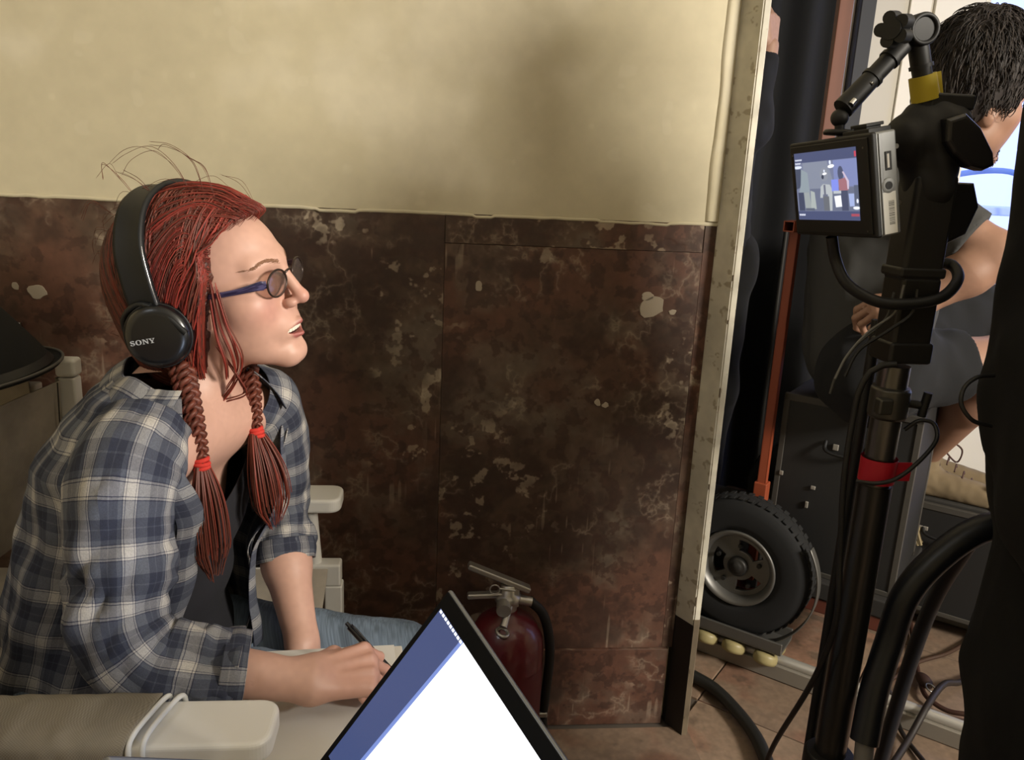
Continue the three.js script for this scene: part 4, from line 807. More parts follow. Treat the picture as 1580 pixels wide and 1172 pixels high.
{ // black brimmed hat hanging over the other post of that chair
  const felt = std({ color: '#0f1011', roughness: 0.85, bumpMap: clothBump, bumpScale: 0.0004 });
  const h = thing('hat', 'black wide-brimmed felt hat at the left edge above the canvas', 'hat');
  const place = (g) => { g.rotateZ(0.12); g.rotateX(0.06); g.translate(-0.81, 0.872, 0.2); return g; };
  part(h, 'crown', place(lathe([[0.148, 0.0], [0.13, 0.034], [0.1, 0.085], [0.07, 0.135], [0.035, 0.175], [0.015, 0.186], [0, 0.188]], 48)), felt);
  part(h, 'brim', place(lathe([[0.14, 0.004], [0.15, 0.0], [0.158, 0.002], [0.162, 0.006], [0.163, 0.004], [0.158, -0.003], [0.145, -0.006], [0.13, 0.0]], 64)), felt);
  part(h, 'brim_edge', place(ring([0, 0.0045, 0], [0, 1, 0], 0.1622, 0.0026, 64, 6)), std({ color: '#5d5a55', roughness: 0.7 }));
  part(h, 'hat_band', place(lathe([[0.1478, 0.004], [0.1355, 0.022], [0.1338, 0.022], [0.146, 0.004]], 48)), std({ color: '#1c1b1b', roughness: 0.5 }));
  const hook = thing('coat_hook', 'metal wall hook that the black hat hangs on', 'hook');
  part(hook, 'plate', slab(-0.835, -0.795, 0.85, 0.93, 0.0, 0.006, 0.002), boltM); part(hook, 'peg', tube([[-0.815, 0.9, 0.004], [-0.815, 0.905, 0.12], [-0.812, 0.965, 0.19], [-0.81, 0.985, 0.2]], 0.006, 24, 8), boltM);
}
{ // pale pink cushion corner seen at the left edge, on the photographer's side
  const c = thing('cushion', 'pale pink rounded cushion at the very left edge', 'cushion');
  part(c, 'cover', mesher((p) => ellips(p, [-0.505, 0.728, 0.86], [0.066, 0.055, 0.05]) + 0.003 * (noise3(p[0] * 40, p[1] * 40, p[2] * 40) - 0.5), [-0.59, 0.66, 0.79], [-0.42, 0.80, 0.93], 0.006), std({ color: '#c9b3b6', roughness: 0.9 }));
  part(c, 'piping', ring([-0.505, 0.728, 0.86], [0.3, 0.2, 0.9], 0.058, 0.003, 40, 6), std({ color: '#b79da2', roughness: 0.9 }));
  const s = thing('side_table', 'small dark side table under the pink cushion', 'table');
  part(s, 'table_top', slab(-0.72, -0.46, 0.655, 0.675, 0.85, 1.1, 0.004), std({ color: '#1b1a1c', roughness: 0.6 }));
  for (const [x, z] of [[-0.7, 0.87], [-0.48, 0.87], [-0.7, 1.08], [-0.48, 1.08]]) part(s, 'leg', rod([x, 0, z], [x, 0.656, z], 0.01), std({ color: '#1b1a1c', roughness: 0.6 }));
}
{ // dark coat bunched between her back and the near armrest
  const coatM = std({ color: '#14151b', roughness: 0.95, bumpMap: clothBump, bumpScale: 0.0008 });
  const c = thing('coat', 'black coat bunched between the plaid shirt and the near armrest', 'coat');
  part(c, 'cloth', mesher((p) => { let d = capsule(p, [-0.62, 0.52, 0.70], [-0.38, 0.505, 0.715], 0.055, 0.035); d = smin(d, capsule(p, [-0.63, 0.68, 0.71], [-0.6, 0.55, 0.715], 0.035, 0.05), 0.05); return d + 0.016 * (noise3(p[0] * 24, p[1] * 24, p[2] * 24) - 0.5) + 0.006 * Math.sin(p[0] * 70 + p[1] * 50); }, [-0.71, 0.43, 0.62], [-0.32, 0.74, 0.79], 0.006), coatM);
}
// ------------------------------------------------------------------ script pages, pen
{
  const b = thing('script_pages', 'white script pages on the lap under the writing hand', 'paper');
  const paper = std({ color: '#d9d6cf', roughness: 0.85 });
  const put = (g) => { g.rotateZ(-0.03); g.rotateY(0.12); g.translate(-0.135, 0.532, 0.66); return g; };
  part(b, 'clipboard', put(box(0.235, 0.004, 0.315, 0, -0.004, 0, 0.002)), std({ color: '#cfcac0', roughness: 0.7 }));
  for (let i = 0; i < 4; i++) part(b, 'sheet', put(thick(12, 12, (u, v) => [lerp(0.1, -0.11, u) + i * 0.0015, 0.0004 + i * 0.0011 + 0.002 * Math.sin(u * 3 + i) * v * 0.4, lerp(-0.148, 0.148, v) - i * 0.001], 0.0006)), paper);
}
{
  const p = thing('pen', 'black ballpoint pen in the hand above the script pages', 'pen');
  const ink = phys({ color: '#10131c', roughness: 0.25, clearcoat: 0.6 });
  const a = [-0.116, 0.606, 0.555], b = [-0.03, 0.5425, 0.615], at = (t) => mix3(a, b, t);
  part(p, 'barrel', rod(at(0.06), at(0.88), 0.0052, 0.0055), ink); part(p, 'tip', rod(at(0.88), at(1), 0.005, 0.001), boltM);
  part(p, 'push_button', rod(at(0), at(0.07), 0.0028, 0.0032), ink);
  const up = nrm([0.3, 0.7, 0.55]); part(p, 'clip', tube([add(at(0.07), up, 0.005), add(at(0.1), up, 0.0095), add(at(0.32), up, 0.0085), add(at(0.42), up, 0.0055)], 0.0016, 24, 6), phys({ color: '#20242e', roughness: 0.2, clearcoat: 1 }));
}
// ------------------------------------------------------------------ laptop in the foreground
{
  const C = [0.020, 0.859, 0.913], u = [-0.544, -0.839, -0.020], v = [0.475, -0.327, 0.817], n = [-0.692, 0.435, 0.577];
  const lp = thing('laptop', 'open laptop with a glaring white screen in the foreground', 'laptop');
  const Wd = 0.345, Hd = 0.238, yAx = u.map((k) => -k);
  const put = (g) => orient(g, v, yAx, n, C);        // local: x along the top edge, y up, z out of the screen, origin at the top corner
  const alu = std({ color: '#8d9096', roughness: 0.35, metalness: 0.9 }), bez = phys({ color: '#05070d', roughness: 0.5, specularIntensity: 0.3 });
  const lid = part(lp, 'lid', put(box(Wd, Hd, 0.006, Wd / 2, -Hd / 2, -0.0045, 0.0028)), alu, 'thin metal display lid');
  part(lid, 'bezel', put(box(Wd - 0.004, Hd - 0.004, 0.002, Wd / 2, -Hd / 2, -0.0008, 0.0008)), bez);
  const x0 = 0.008, x1 = Wd - 0.008, y0 = -0.018, y1 = -Hd + 0.02;
  const cv = document.createElement('canvas'); cv.width = 1024; cv.height = 640; const g2 = cv.getContext('2d');
  g2.fillStyle = '#f6faff'; g2.fillRect(0, 0, 1024, 640);
  g2.fillStyle = '#303a5c'; g2.beginPath(); g2.moveTo(0, 0); g2.lineTo(132, 0); g2.lineTo(100, 640); g2.lineTo(0, 640); g2.fill();
  g2.fillStyle = '#5d6ea3'; g2.beginPath(); g2.moveTo(126, 0); g2.lineTo(138, 0); g2.lineTo(112, 640); g2.lineTo(98, 640); g2.fill();
  g2.fillStyle = '#f4f7ff'; for (let i = 0; i < 15; i++) g2.fillRect(3 + i * 15, 2, 11, 9);
  const st = new THREE.CanvasTexture(cv); st.colorSpace = THREE.SRGBColorSpace;
  const sg = new THREE.PlaneGeometry(x1 - x0, y0 - y1); sg.translate((x0 + x1) / 2, (y0 + y1) / 2, 0.0004);
  part(lid, 'screen', put(sg), std({ color: '#000000', emissive: '#ffffff', emissiveMap: st, emissiveIntensity: 1.6, roughness: 0.2 }), 'glowing white page with a dark blue side bar');
  // keyboard half, folded forward from the lower edge
  const hinge = add(C, u, Hd), kd = nrm(add(n, u, -0.12)), ku = nrm(crs(kd, v));
  const base = part(lp, 'base', orient(box(Wd, 0.012, 0.235, Wd / 2, 0, 0.1175, 0.004), v, ku, kd, add(hinge, u, 0.004)), alu);
  const keys = []; for (let r = 0; r < 5; r++) for (let k = 0; k < 13; k++) keys.push(orient(box(0.0165, 0.003, 0.0155, 0.03 + 0.0235 * k, 0.0072, 0.03 + 0.021 * r, 0.001), v, ku, kd, add(hinge, u, 0.004)));
  part(base, 'keyboard', merge(keys), bez);
  const L = new THREE.RectAreaLight(new THREE.Color().setRGB(0.64, 0.76, 1.0), 28.0, (x1 - x0) * 0.88, y0 - y1);
  const mid = add(add(add(C, v, (x0 + x1) / 2 + 0.015), yAx, (y0 + y1) / 2), n, 0.004); L.position.set(...mid); L.lookAt(...add(mid, n, -1).map((k, i) => mid[i] + n[i])); L.castShadow = true; scene.add(L);
  // low crate that carries it, under the frame's lower edge
  const cr = thing('equipment_crate', 'dark crate that carries the laptop', 'crate');
  part(cr, 'box', box(0.34, 0.46, 0.3, 0.02, 0.235, 1.2, 0.01), std({ color: '#1d1e22', roughness: 0.7 })); part(cr, 'lid', box(0.35, 0.03, 0.31, 0.02, 0.475, 1.2, 0.006), std({ color: '#25262a', roughness: 0.7 }));
}
// ------------------------------------------------------------------ fire extinguisher against the wall
{
  const f = thing('fire_extinguisher', 'dark red fire extinguisher with a metal lever beside the marble wall', 'extinguisher');
  const X = 0.168, Zc = 0.12, red = phys({ color: '#571019', roughness: 0.38, clearcoat: 0.35 }), met = std({ color: '#b7b4b0', roughness: 0.38, metalness: 0.85 }), blk = std({ color: '#101012', roughness: 0.6 });
  const put = (g) => { g.translate(X, 0, Zc); return g; };
  part(f, 'cylinder', put(lathe([[0, 0.002], [0.07, 0.002], [0.078, 0.008], [0.08, 0.02], [0.08, 0.285], [0.076, 0.315], [0.062, 0.342], [0.04, 0.36], [0.022, 0.366], [0.022, 0.374], [0, 0.374]], 48)), red);
  part(f, 'base_ring', put(lathe([[0.081, 0.0], [0.082, 0.03], [0.079, 0.03], [0.078, 0.0]], 48)), blk);
  part(f, 'instruction_label', put(lathe([[0.0806, 0.09], [0.0806, 0.255]], 48).clone().scale(1, 1, 1)), std({ color: '#55121a', roughness: 0.5 }));
  const v = part(f, 'valve', merge([put(lathe([[0.02, 0.37], [0.02, 0.392], [0.027, 0.394], [0.027, 0.408], [0.016, 0.41], [0.016, 0.43], [0, 0.43]], 24)), rod([X, 0.4, Zc], [X + 0.05, 0.392, Zc + 0.004], 0.011, 0.01), box(0.03, 0.05, 0.018, X + 0.008, 0.405, Zc, 0.004)]), met);
  part(v, 'gauge', merge([rod([X - 0.01, 0.395, Zc + 0.02], [X - 0.012, 0.392, Zc + 0.042], 0.015, 0.015, 24)]), met);
  part(v, 'carry_handle', merge([rod([X + 0.01, 0.4, Zc], [X - 0.012, 0.36, Zc + 0.05], 0.006, 0.008), ring([X - 0.014, 0.352, Zc + 0.055], [0.3, 1, 0.2], 0.012, 0.004, 20, 6)]), met);
  const lev = (a, b, w) => { const d = nrm(sub(b, a)), s = [0, 0, 1], n = nrm(crs(s, d)), L = len3(sub(b, a)); const g = box(L, 0.012, w, L / 2, 0, 0, 0.004); return orient(g, d, n, s, a); };
  part(v, 'lever', lev([X + 0.045, 0.418, Zc], [X - 0.085, 0.474, Zc], 0.024), met);
  part(v, 'lower_lever', lev([X + 0.01, 0.408, Zc], [X - 0.085, 0.404, Zc], 0.018), met);
  part(v, 'safety_pin', merge([ring([X - 0.03, 0.428, Zc + 0.018], [0, 0, 1], 0.01, 0.0015, 20, 6), rod([X + 0.012, 0.426, Zc + 0.02], [X - 0.02, 0.43, Zc + 0.018], 0.002)]), met);
  part(f, 'hose', tube([[X + 0.045, 0.393, Zc], [X + 0.075, 0.36, Zc - 0.005], [X + 0.096, 0.28, Zc - 0.01], [X + 0.094, 0.16, Zc - 0.01], [X + 0.09, 0.1, Zc - 0.01]], 0.0105, 60, 12), blk);
  part(f, 'nozzle', rod([X + 0.09, 0.105, Zc - 0.01], [X + 0.089, 0.05, Zc - 0.01], 0.011, 0.016), blk);
  part(f, 'hose_clip', box(0.028, 0.012, 0.026, X + 0.085, 0.115, Zc - 0.01, 0.003), met);
}

// ------------------------------------------------------------------ dolly on its track, in the doorway
const DO = [0.825, 0, -0.256], DT = [0.766, 0, 0.643], DN = [-0.643, 0, 0.766];
const toDolly = (g) => orient(g, DT, [0, 1, 0], DN, DO);       // local x along the track, z to the near side
const steel = std({ color: '#6f6e6b', roughness: 0.45, metalness: 0.7, bumpMap: stoneBump, bumpScale: 0.0006 }), darkSteel = std({ color: '#343331', roughness: 0.5, metalness: 0.6 }), rubber = std({ color: '#0e0f11', roughness: 0.85, bumpMap: stoneBump, bumpScale: 0.001 }), blackPlastic = std({ color: '#131314', roughness: 0.5 }), rustM = std({ color: '#5e2f22', roughness: 0.6 }), orangeM = std({ color: '#8f4328', roughness: 0.5, bumpMap: stoneBump, bumpScale: 0.0006 });
{
  const railM = std({ color: '#8a857c', roughness: 0.5, metalness: 0.35, bumpMap: stoneBump, bumpScale: 0.001 });
  const names = ['grey dolly track rail nearest the camera on the tiles', 'grey dolly track rail on the far side of the dolly'];
  [0, -0.62].forEach((w, i) => {
    const r = thing('track_rail', names[i], 'rail', 'dolly track');
    part(r, 'rail_body', toDolly(box(2.9, 0.042, 0.046, 0.55, 0.022, w, 0.003)), railM);
    part(r, 'rail_top', toDolly((() => { const g = new THREE.CylinderGeometry(0.014, 0.014, 2.9, 14); g.rotateZ(Math.PI / 2); g.translate(0.55, 0.05, w); return g; })()), std({ color: '#b5b2ab', roughness: 0.4, metalness: 0.5 }));
  });
  for (const s of [0.95, 1.7]) { const t = thing('track_sleeper', s < 1 ? 'steel cross tie between the rails nearer the camera' : 'steel cross tie between the rails off to the side', 'cross tie'); part(t, 'bar', toDolly(box(0.04, 0.018, 0.572, s, 0.011, -0.31, 0.003)), steel); part(t, 'lug', toDolly(box(0.06, 0.024, 0.02, s, 0.014, -0.035, 0.003)), darkSteel); }
}
{
  const d = thing('camera_dolly', 'camera dolly with a big black tyre and an orange push bar', 'dolly');
  // platform
  part(d, 'platform', toDolly(box(1.25, 0.05, 0.5, -0.255, 0.235, -0.33, 0.006)), std({ color: '#242220', roughness: 0.8, bumpMap: stoneBump, bumpScale: 0.002 }));
  for (const w of [-0.1, -0.56]) part(d, 'side_beam', toDolly(box(1.27, 0.04, 0.03, -0.255, 0.19, w, 0.004)), rustM, 'rust red painted beam');
  for (const s of [-0.86, 0.35]) part(d, 'cross_beam', toDolly(box(0.04, 0.04, 0.42, s, 0.19, -0.33, 0.004)), rustM);
  // big pneumatic wheels; the near one stands in a carrier on skate wheels
  const wheel = (s, w) => {
    const ty = lathe([[0.098, -0.034], [0.12, -0.042], [0.155, -0.043], [0.177, -0.036], [0.186, -0.022], [0.188, 0], [0.186, 0.022], [0.177, 0.036], [0.155, 0.043], [0.12, 0.042], [0.098, 0.034], [0.098, -0.034]], 72); ty.rotateX(Math.PI / 2); ty.translate(s, 0.285, w);
    const t = part(d, 'tyre', toDolly(ty), rubber);
    const tr = []; for (let k = 0; k < 48; k++) { const a = 2 * Math.PI * k / 48; for (const z of [-0.02, 0.02]) { const g = box(0.014, 0.003, 0.02, 0, 0.1868, z, 0.001); g.rotateZ(a + (z > 0 ? 0.06 : 0)); g.translate(s, 0.285, w); tr.push(toDolly(g)); } }
    part(t, 'tread', merge(tr), rubber);
    const rim = lathe([[0.1, 0.036], [0.104, 0.04], [0.1, 0.045], [0.09, 0.04], [0.084, 0.024], [0.082, 0.01], [0.084, 0.008], [0.1, 0.03], [0.1, 0.036]], 60); rim.rotateX(Math.PI / 2); rim.translate(s, 0.285, w);
    const r = part(d, 'wheel_rim', toDolly(rim), steel);
    const sh = new THREE.Shape(); sh.absarc(0, 0, 0.088, 0, Math.PI * 2); for (let k = 0; k < 3; k++) { const h = new THREE.Path(), a0 = 0.5 + k * 2.094; const q = []; for (let i = 0; i <= 10; i++) { const a = a0 + 1.15 * i / 10; q.push([Math.cos(a) * 0.072, Math.sin(a) * 0.072]); } for (let i = 10; i >= 0; i--) { const a = a0 + 1.15 * i / 10; q.push([Math.cos(a) * 0.04, Math.sin(a) * 0.04]); } h.moveTo(...q[0]); q.slice(1).forEach((p) => h.lineTo(...p)); sh.holes.push(h); }
    const disc = new THREE.ExtrudeGeometry(sh, { depth: 0.006, bevelEnabled: true, bevelSize: 0.0015, bevelThickness: 0.0015, bevelSegments: 2, curveSegments: 30 }); disc.translate(s, 0.285, w + 0.01); part(r, 'wheel_disc', toDolly(disc), steel);
    const hub = lathe([[0.026, 0.01], [0.026, 0.03], [0.02, 0.034], [0.012, 0.034], [0.012, 0.04], [0, 0.04]], 28); hub.rotateX(Math.PI / 2); hub.translate(s, 0.285, w); part(r, 'hub', toDolly(hub), darkSteel);
    for (let k = 0; k < 5; k++) { const a = k * 1.2566 + 0.3; part(r, 'wheel_nut', toDolly((() => { const g = new THREE.CylinderGeometry(0.006, 0.006, 0.01, 6); g.rotateX(Math.PI / 2); g.translate(s + Math.cos(a) * 0.057, 0.285 + Math.sin(a) * 0.057, w + 0.022); return g; })()), darkSteel); }
    part(d, 'axle', toDolly((() => { const g = new THREE.CylinderGeometry(0.012, 0.012, 0.12, 14); g.rotateX(Math.PI / 2); g.translate(s, 0.285, w - 0.07); return g; })()), darkSteel);
  };
  wheel(0, 0); wheel(0, -0.62); wheel(-0.76, 0); wheel(-0.76, -0.62);
  const carrier = (w) => {
    const c = part(d, 'wheel_carrier', toDolly(merge([box(0.34, 0.008, 0.1, -0.025, 0.092, w, 0.002), box(0.34, 0.03, 0.008, -0.025, 0.107, w + 0.047, 0.002), box(0.34, 0.03, 0.008, -0.025, 0.107, w - 0.047, 0.002)])), steel);
    part(c, 'mudguard', toDolly((() => { const R = 0.206; return thick(40, 4, (u, v) => { const a = lerp(-1.15, 0.55, u); return [Math.cos(a) * R + (u < 0.12 ? (0.12 - u) * -0.1 : 0), 0.285 + Math.sin(a) * R, w + lerp(0.046, 0.02, v)]; }, 0.004); })()), steel);
    const sw = std({ color: '#968b62', roughness: 0.45 });
    for (const s of [-0.15, -0.055, 0.02, 0.105]) for (const q of [-1, 1]) {
      const prof = [[0, -0.016], [0.02, -0.016], [0.028, -0.013], [0.031, -0.006], [0.031, 0.006], [0.028, 0.013], [0.02, 0.016], [0, 0.016]];
      const g = lathe(prof, 28); g.rotateX(q * -0.35); g.translate(s, 0.062, w + q * 0.036);
      const k = part(c, 'skate_wheel', toDolly(g), sw); const b = lathe([[0, -0.0175], [0.01, -0.0175], [0.01, 0.0175], [0, 0.0175]], 16); b.rotateX(q * -0.35); b.translate(s, 0.062, w + q * 0.036); part(k, 'bearing', toDolly(b), darkSteel);
    }
  };
  carrier(0); carrier(-0.62);
  // push bar
  const sq = (a, b, w) => { const L = len3(sub(b, a)), y = nrm(sub(b, a)); const up = Math.abs(y[1]) > 0.9 ? [1, 0, 0] : [0, 1, 0], x = nrm(crs(up, y)), z = crs(x, y); const t = 0.003, h = w / 2; return [[0, h - t / 2, w, t], [0, -h + t / 2, w, t], [h - t / 2, 0, t, w], [-h + t / 2, 0, t, w]].map(([px, pz, sx, sz]) => orient(box(sx, L, sz, px, L / 2, pz, 0.0008), x, y, z, a)); };
  part(d, 'push_post', toDolly(merge(sq([0.012, 0.22, -0.06], [0.012, 1.15, -0.06], 0.022))), orangeM, 'orange square tube upright');
  part(d, 'push_post', toDolly(merge(sq([0.012, 0.22, -0.56], [0.012, 1.15, -0.56], 0.022))), orangeM);
  part(d, 'push_bar', toDolly(merge(sq([0.012, 1.163, 0.0], [0.012, 1.163, -0.62], 0.026))), orangeM, 'orange hollow push bar');
  for (const w of [-0.06, -0.56]) part(d, 'post_socket', toDolly(box(0.034, 0.09, 0.034, 0.012, 0.455, w, 0.003)), orangeM);
  for (const w of [-0.06, -0.56]) part(d, 'socket_brace', toDolly(box(0.03, 0.25, 0.02, 0.012, 0.31, w - (w < -0.3 ? -0.03 : 0.03), 0.003)), darkSteel);
}
// black flight case and stacked cases on the platform
const caseM = std({ color: '#1b1b1b', roughness: 0.6, bumpMap: stoneBump, bumpScale: 0.001 }), caseTrim = std({ color: '#4b4843', roughness: 0.6, metalness: 0.3 }), greyBit = std({ color: '#9a968d', roughness: 0.5, metalness: 0.5 });
function flightCase(label, s0, s1, y0, y1, w0, w1, bits) {
  const c = thing('flight_case', label, 'case');
  part(c, 'body', toDolly(slab(s0, s1, y0, y1, w0, w1, 0.006)), caseM);
  const e = 0.012; const edges = [];
  for (const y of [y0, y1]) for (const w of [w0, w1]) edges.push(slab(s0 - 0.003, s1 + 0.003, y - (y === y1 ? e * 1.4 : 0.002), y + (y === y1 ? 0.002 : e), w - (w === w1 ? e : 0.003), w + (w === w1 ? 0.003 : e), 0.002));
  for (const s of [s0, s1]) for (const w of [w0, w1]) edges.push(slab(s - (s === s1 ? e : 0.003), s + (s === s1 ? 0.003 : e), y0, y1, w - (w === w1 ? e : 0.003), w + (w === w1 ? 0.003 : e), 0.002));
  part(c, 'edge_trim', toDolly(merge(edges)), caseTrim, 'worn grey edging');
  for (const [s, y, a, b] of bits) part(c, 'latch', toDolly(box(a, b, 0.006, s, y, w1 + 0.004, 0.002)), greyBit);
  part(c, 'handle', toDolly(tube([[lerp(s0, s1, 0.35), lerp(y0, y1, 0.78), w1 + 0.002], [lerp(s0, s1, 0.37), lerp(y0, y1, 0.74), w1 + 0.02], [lerp(s0, s1, 0.63), lerp(y0, y1, 0.74), w1 + 0.02], [lerp(s0, s1, 0.65), lerp(y0, y1, 0.78), w1 + 0.002]], 0.005, 30, 8)), blackPlastic);
  return c;
}
flightCase('black flight case with grey edging behind the orange post', 0.03, 0.355, 0.262, 0.735, -0.43, -0.11, [[0.17, 0.62, 0.014, 0.016], [0.13, 0.5, 0.012, 0.01], [0.12, 0.45, 0.008, 0.018], [0.045, 0.52, 0.01, 0.012]]);
flightCase('low black case on the far rail under the tan boots', 0.2, 0.66, 0.066, 0.395, -0.86, -0.5, [[0.36, 0.32, 0.03, 0.012], [0.5, 0.32, 0.02, 0.012]]);
{ // terracotta pouch beside the boots
  const p = thing('tool_pouch', 'terracotta orange pouch beside the tan boots', 'pouch');
  const om = std({ color: '#b5654a', roughness: 0.8, bumpMap: clothBump, bumpScale: 0.001 });
  part(p, 'pouch_body', toDolly(mesher((q) => Math.max(Math.abs(q[0] - 0.575) - 0.05, Math.abs(q[1] - 0.437) - 0.034, Math.abs(q[2] + 0.54) - 0.022) - 0.006 + 0.006 * (noise3(q[0] * 50, q[1] * 50, q[2] * 50) - 0.5), [0.5, 0.385, -0.59], [0.65, 0.5, -0.49], 0.005)), om);
  part(p, 'flap', toDolly(box(0.112, 0.012, 0.05, 0.575, 0.479, -0.538, 0.004)), std({ color: '#8e4a36', roughness: 0.85 }));
}
{ // coil of tan cord hanging in front of the case
  const r = thing('rope_hank', 'frayed tan cord hank hanging behind the stand by the boots', 'rope');
  const rm = std({ color: '#8d7f61', roughness: 0.95 }), geos = [];
  for (let i = 0; i < 18; i++) { const x = rr(-0.022, 0.03), z = rr(-0.012, 0.015); geos.push(tube([[0.315 + x * 0.6, 0.42, -0.515 + z * 0.5], [0.312 + x, 0.38, -0.48 + z], [0.322 + x * 1.3, 0.32 + rr(-0.01, 0.01), -0.478 + z], [0.335 + x * 1.5, 0.26 + rr(-0.015, 0.02), -0.478 + z]], 0.004, 26, 6)); }
  part(r, 'cord', toDolly(merge(geos)), rm); part(r, 'knot', toDolly(mesher((q) => ellips(q, [0.318, 0.42, -0.505], [0.03, 0.022, 0.024]) + 0.005 * (noise3(q[0] * 90, q[1] * 90, q[2] * 90) - 0.5), [0.27, 0.385, -0.55], [0.37, 0.455, -0.46], 0.004)), rm);
}
// ------------------------------------------------------------------ black cloths behind
{
  const cl = std({ color: '#17181b', roughness: 0.98, side: THREE.DoubleSide, bumpMap: clothBump, bumpScale: 0.0008 });
  const fold = (x0, x1, y0, y1, z, name, label, cat, ph) => { const t = thing(name, label, cat); part(t, 'cloth', thick(120, 24, (u, v) => [lerp(x0, x1, u), lerp(y0, y1, v), z + 0.03 * Math.sin(u * (x1 - x0) * 38 + ph) + 0.02 * (noise3(u * 14, v * 3, ph) - 0.5)], 0.003), cl); return t; };
  const c = fold(0.35, 1.46, 0.01, 2.55, -1.47, 'black_curtain', 'black floor-length curtain hanging behind the doorway', 'curtain', 1);
  part(c, 'curtain_rail', rod([0.3, 2.56, -1.47], [1.48, 2.56, -1.47], 0.012), darkSteel);
  const f = fold(1.2, 1.72, 0.1, 1.12, -1.06, 'black_flag', 'black cloth panel standing behind the flight cases', 'cloth panel', 4);
  part(f, 'frame', merge([rod([1.19, 0.0, -1.06], [1.19, 1.13, -1.06], 0.008), rod([1.73, 0.0, -1.06], [1.73, 1.13, -1.06], 0.008), rod([1.19, 1.13, -1.06], [1.73, 1.13, -1.06], 0.008)]), darkSteel);
}
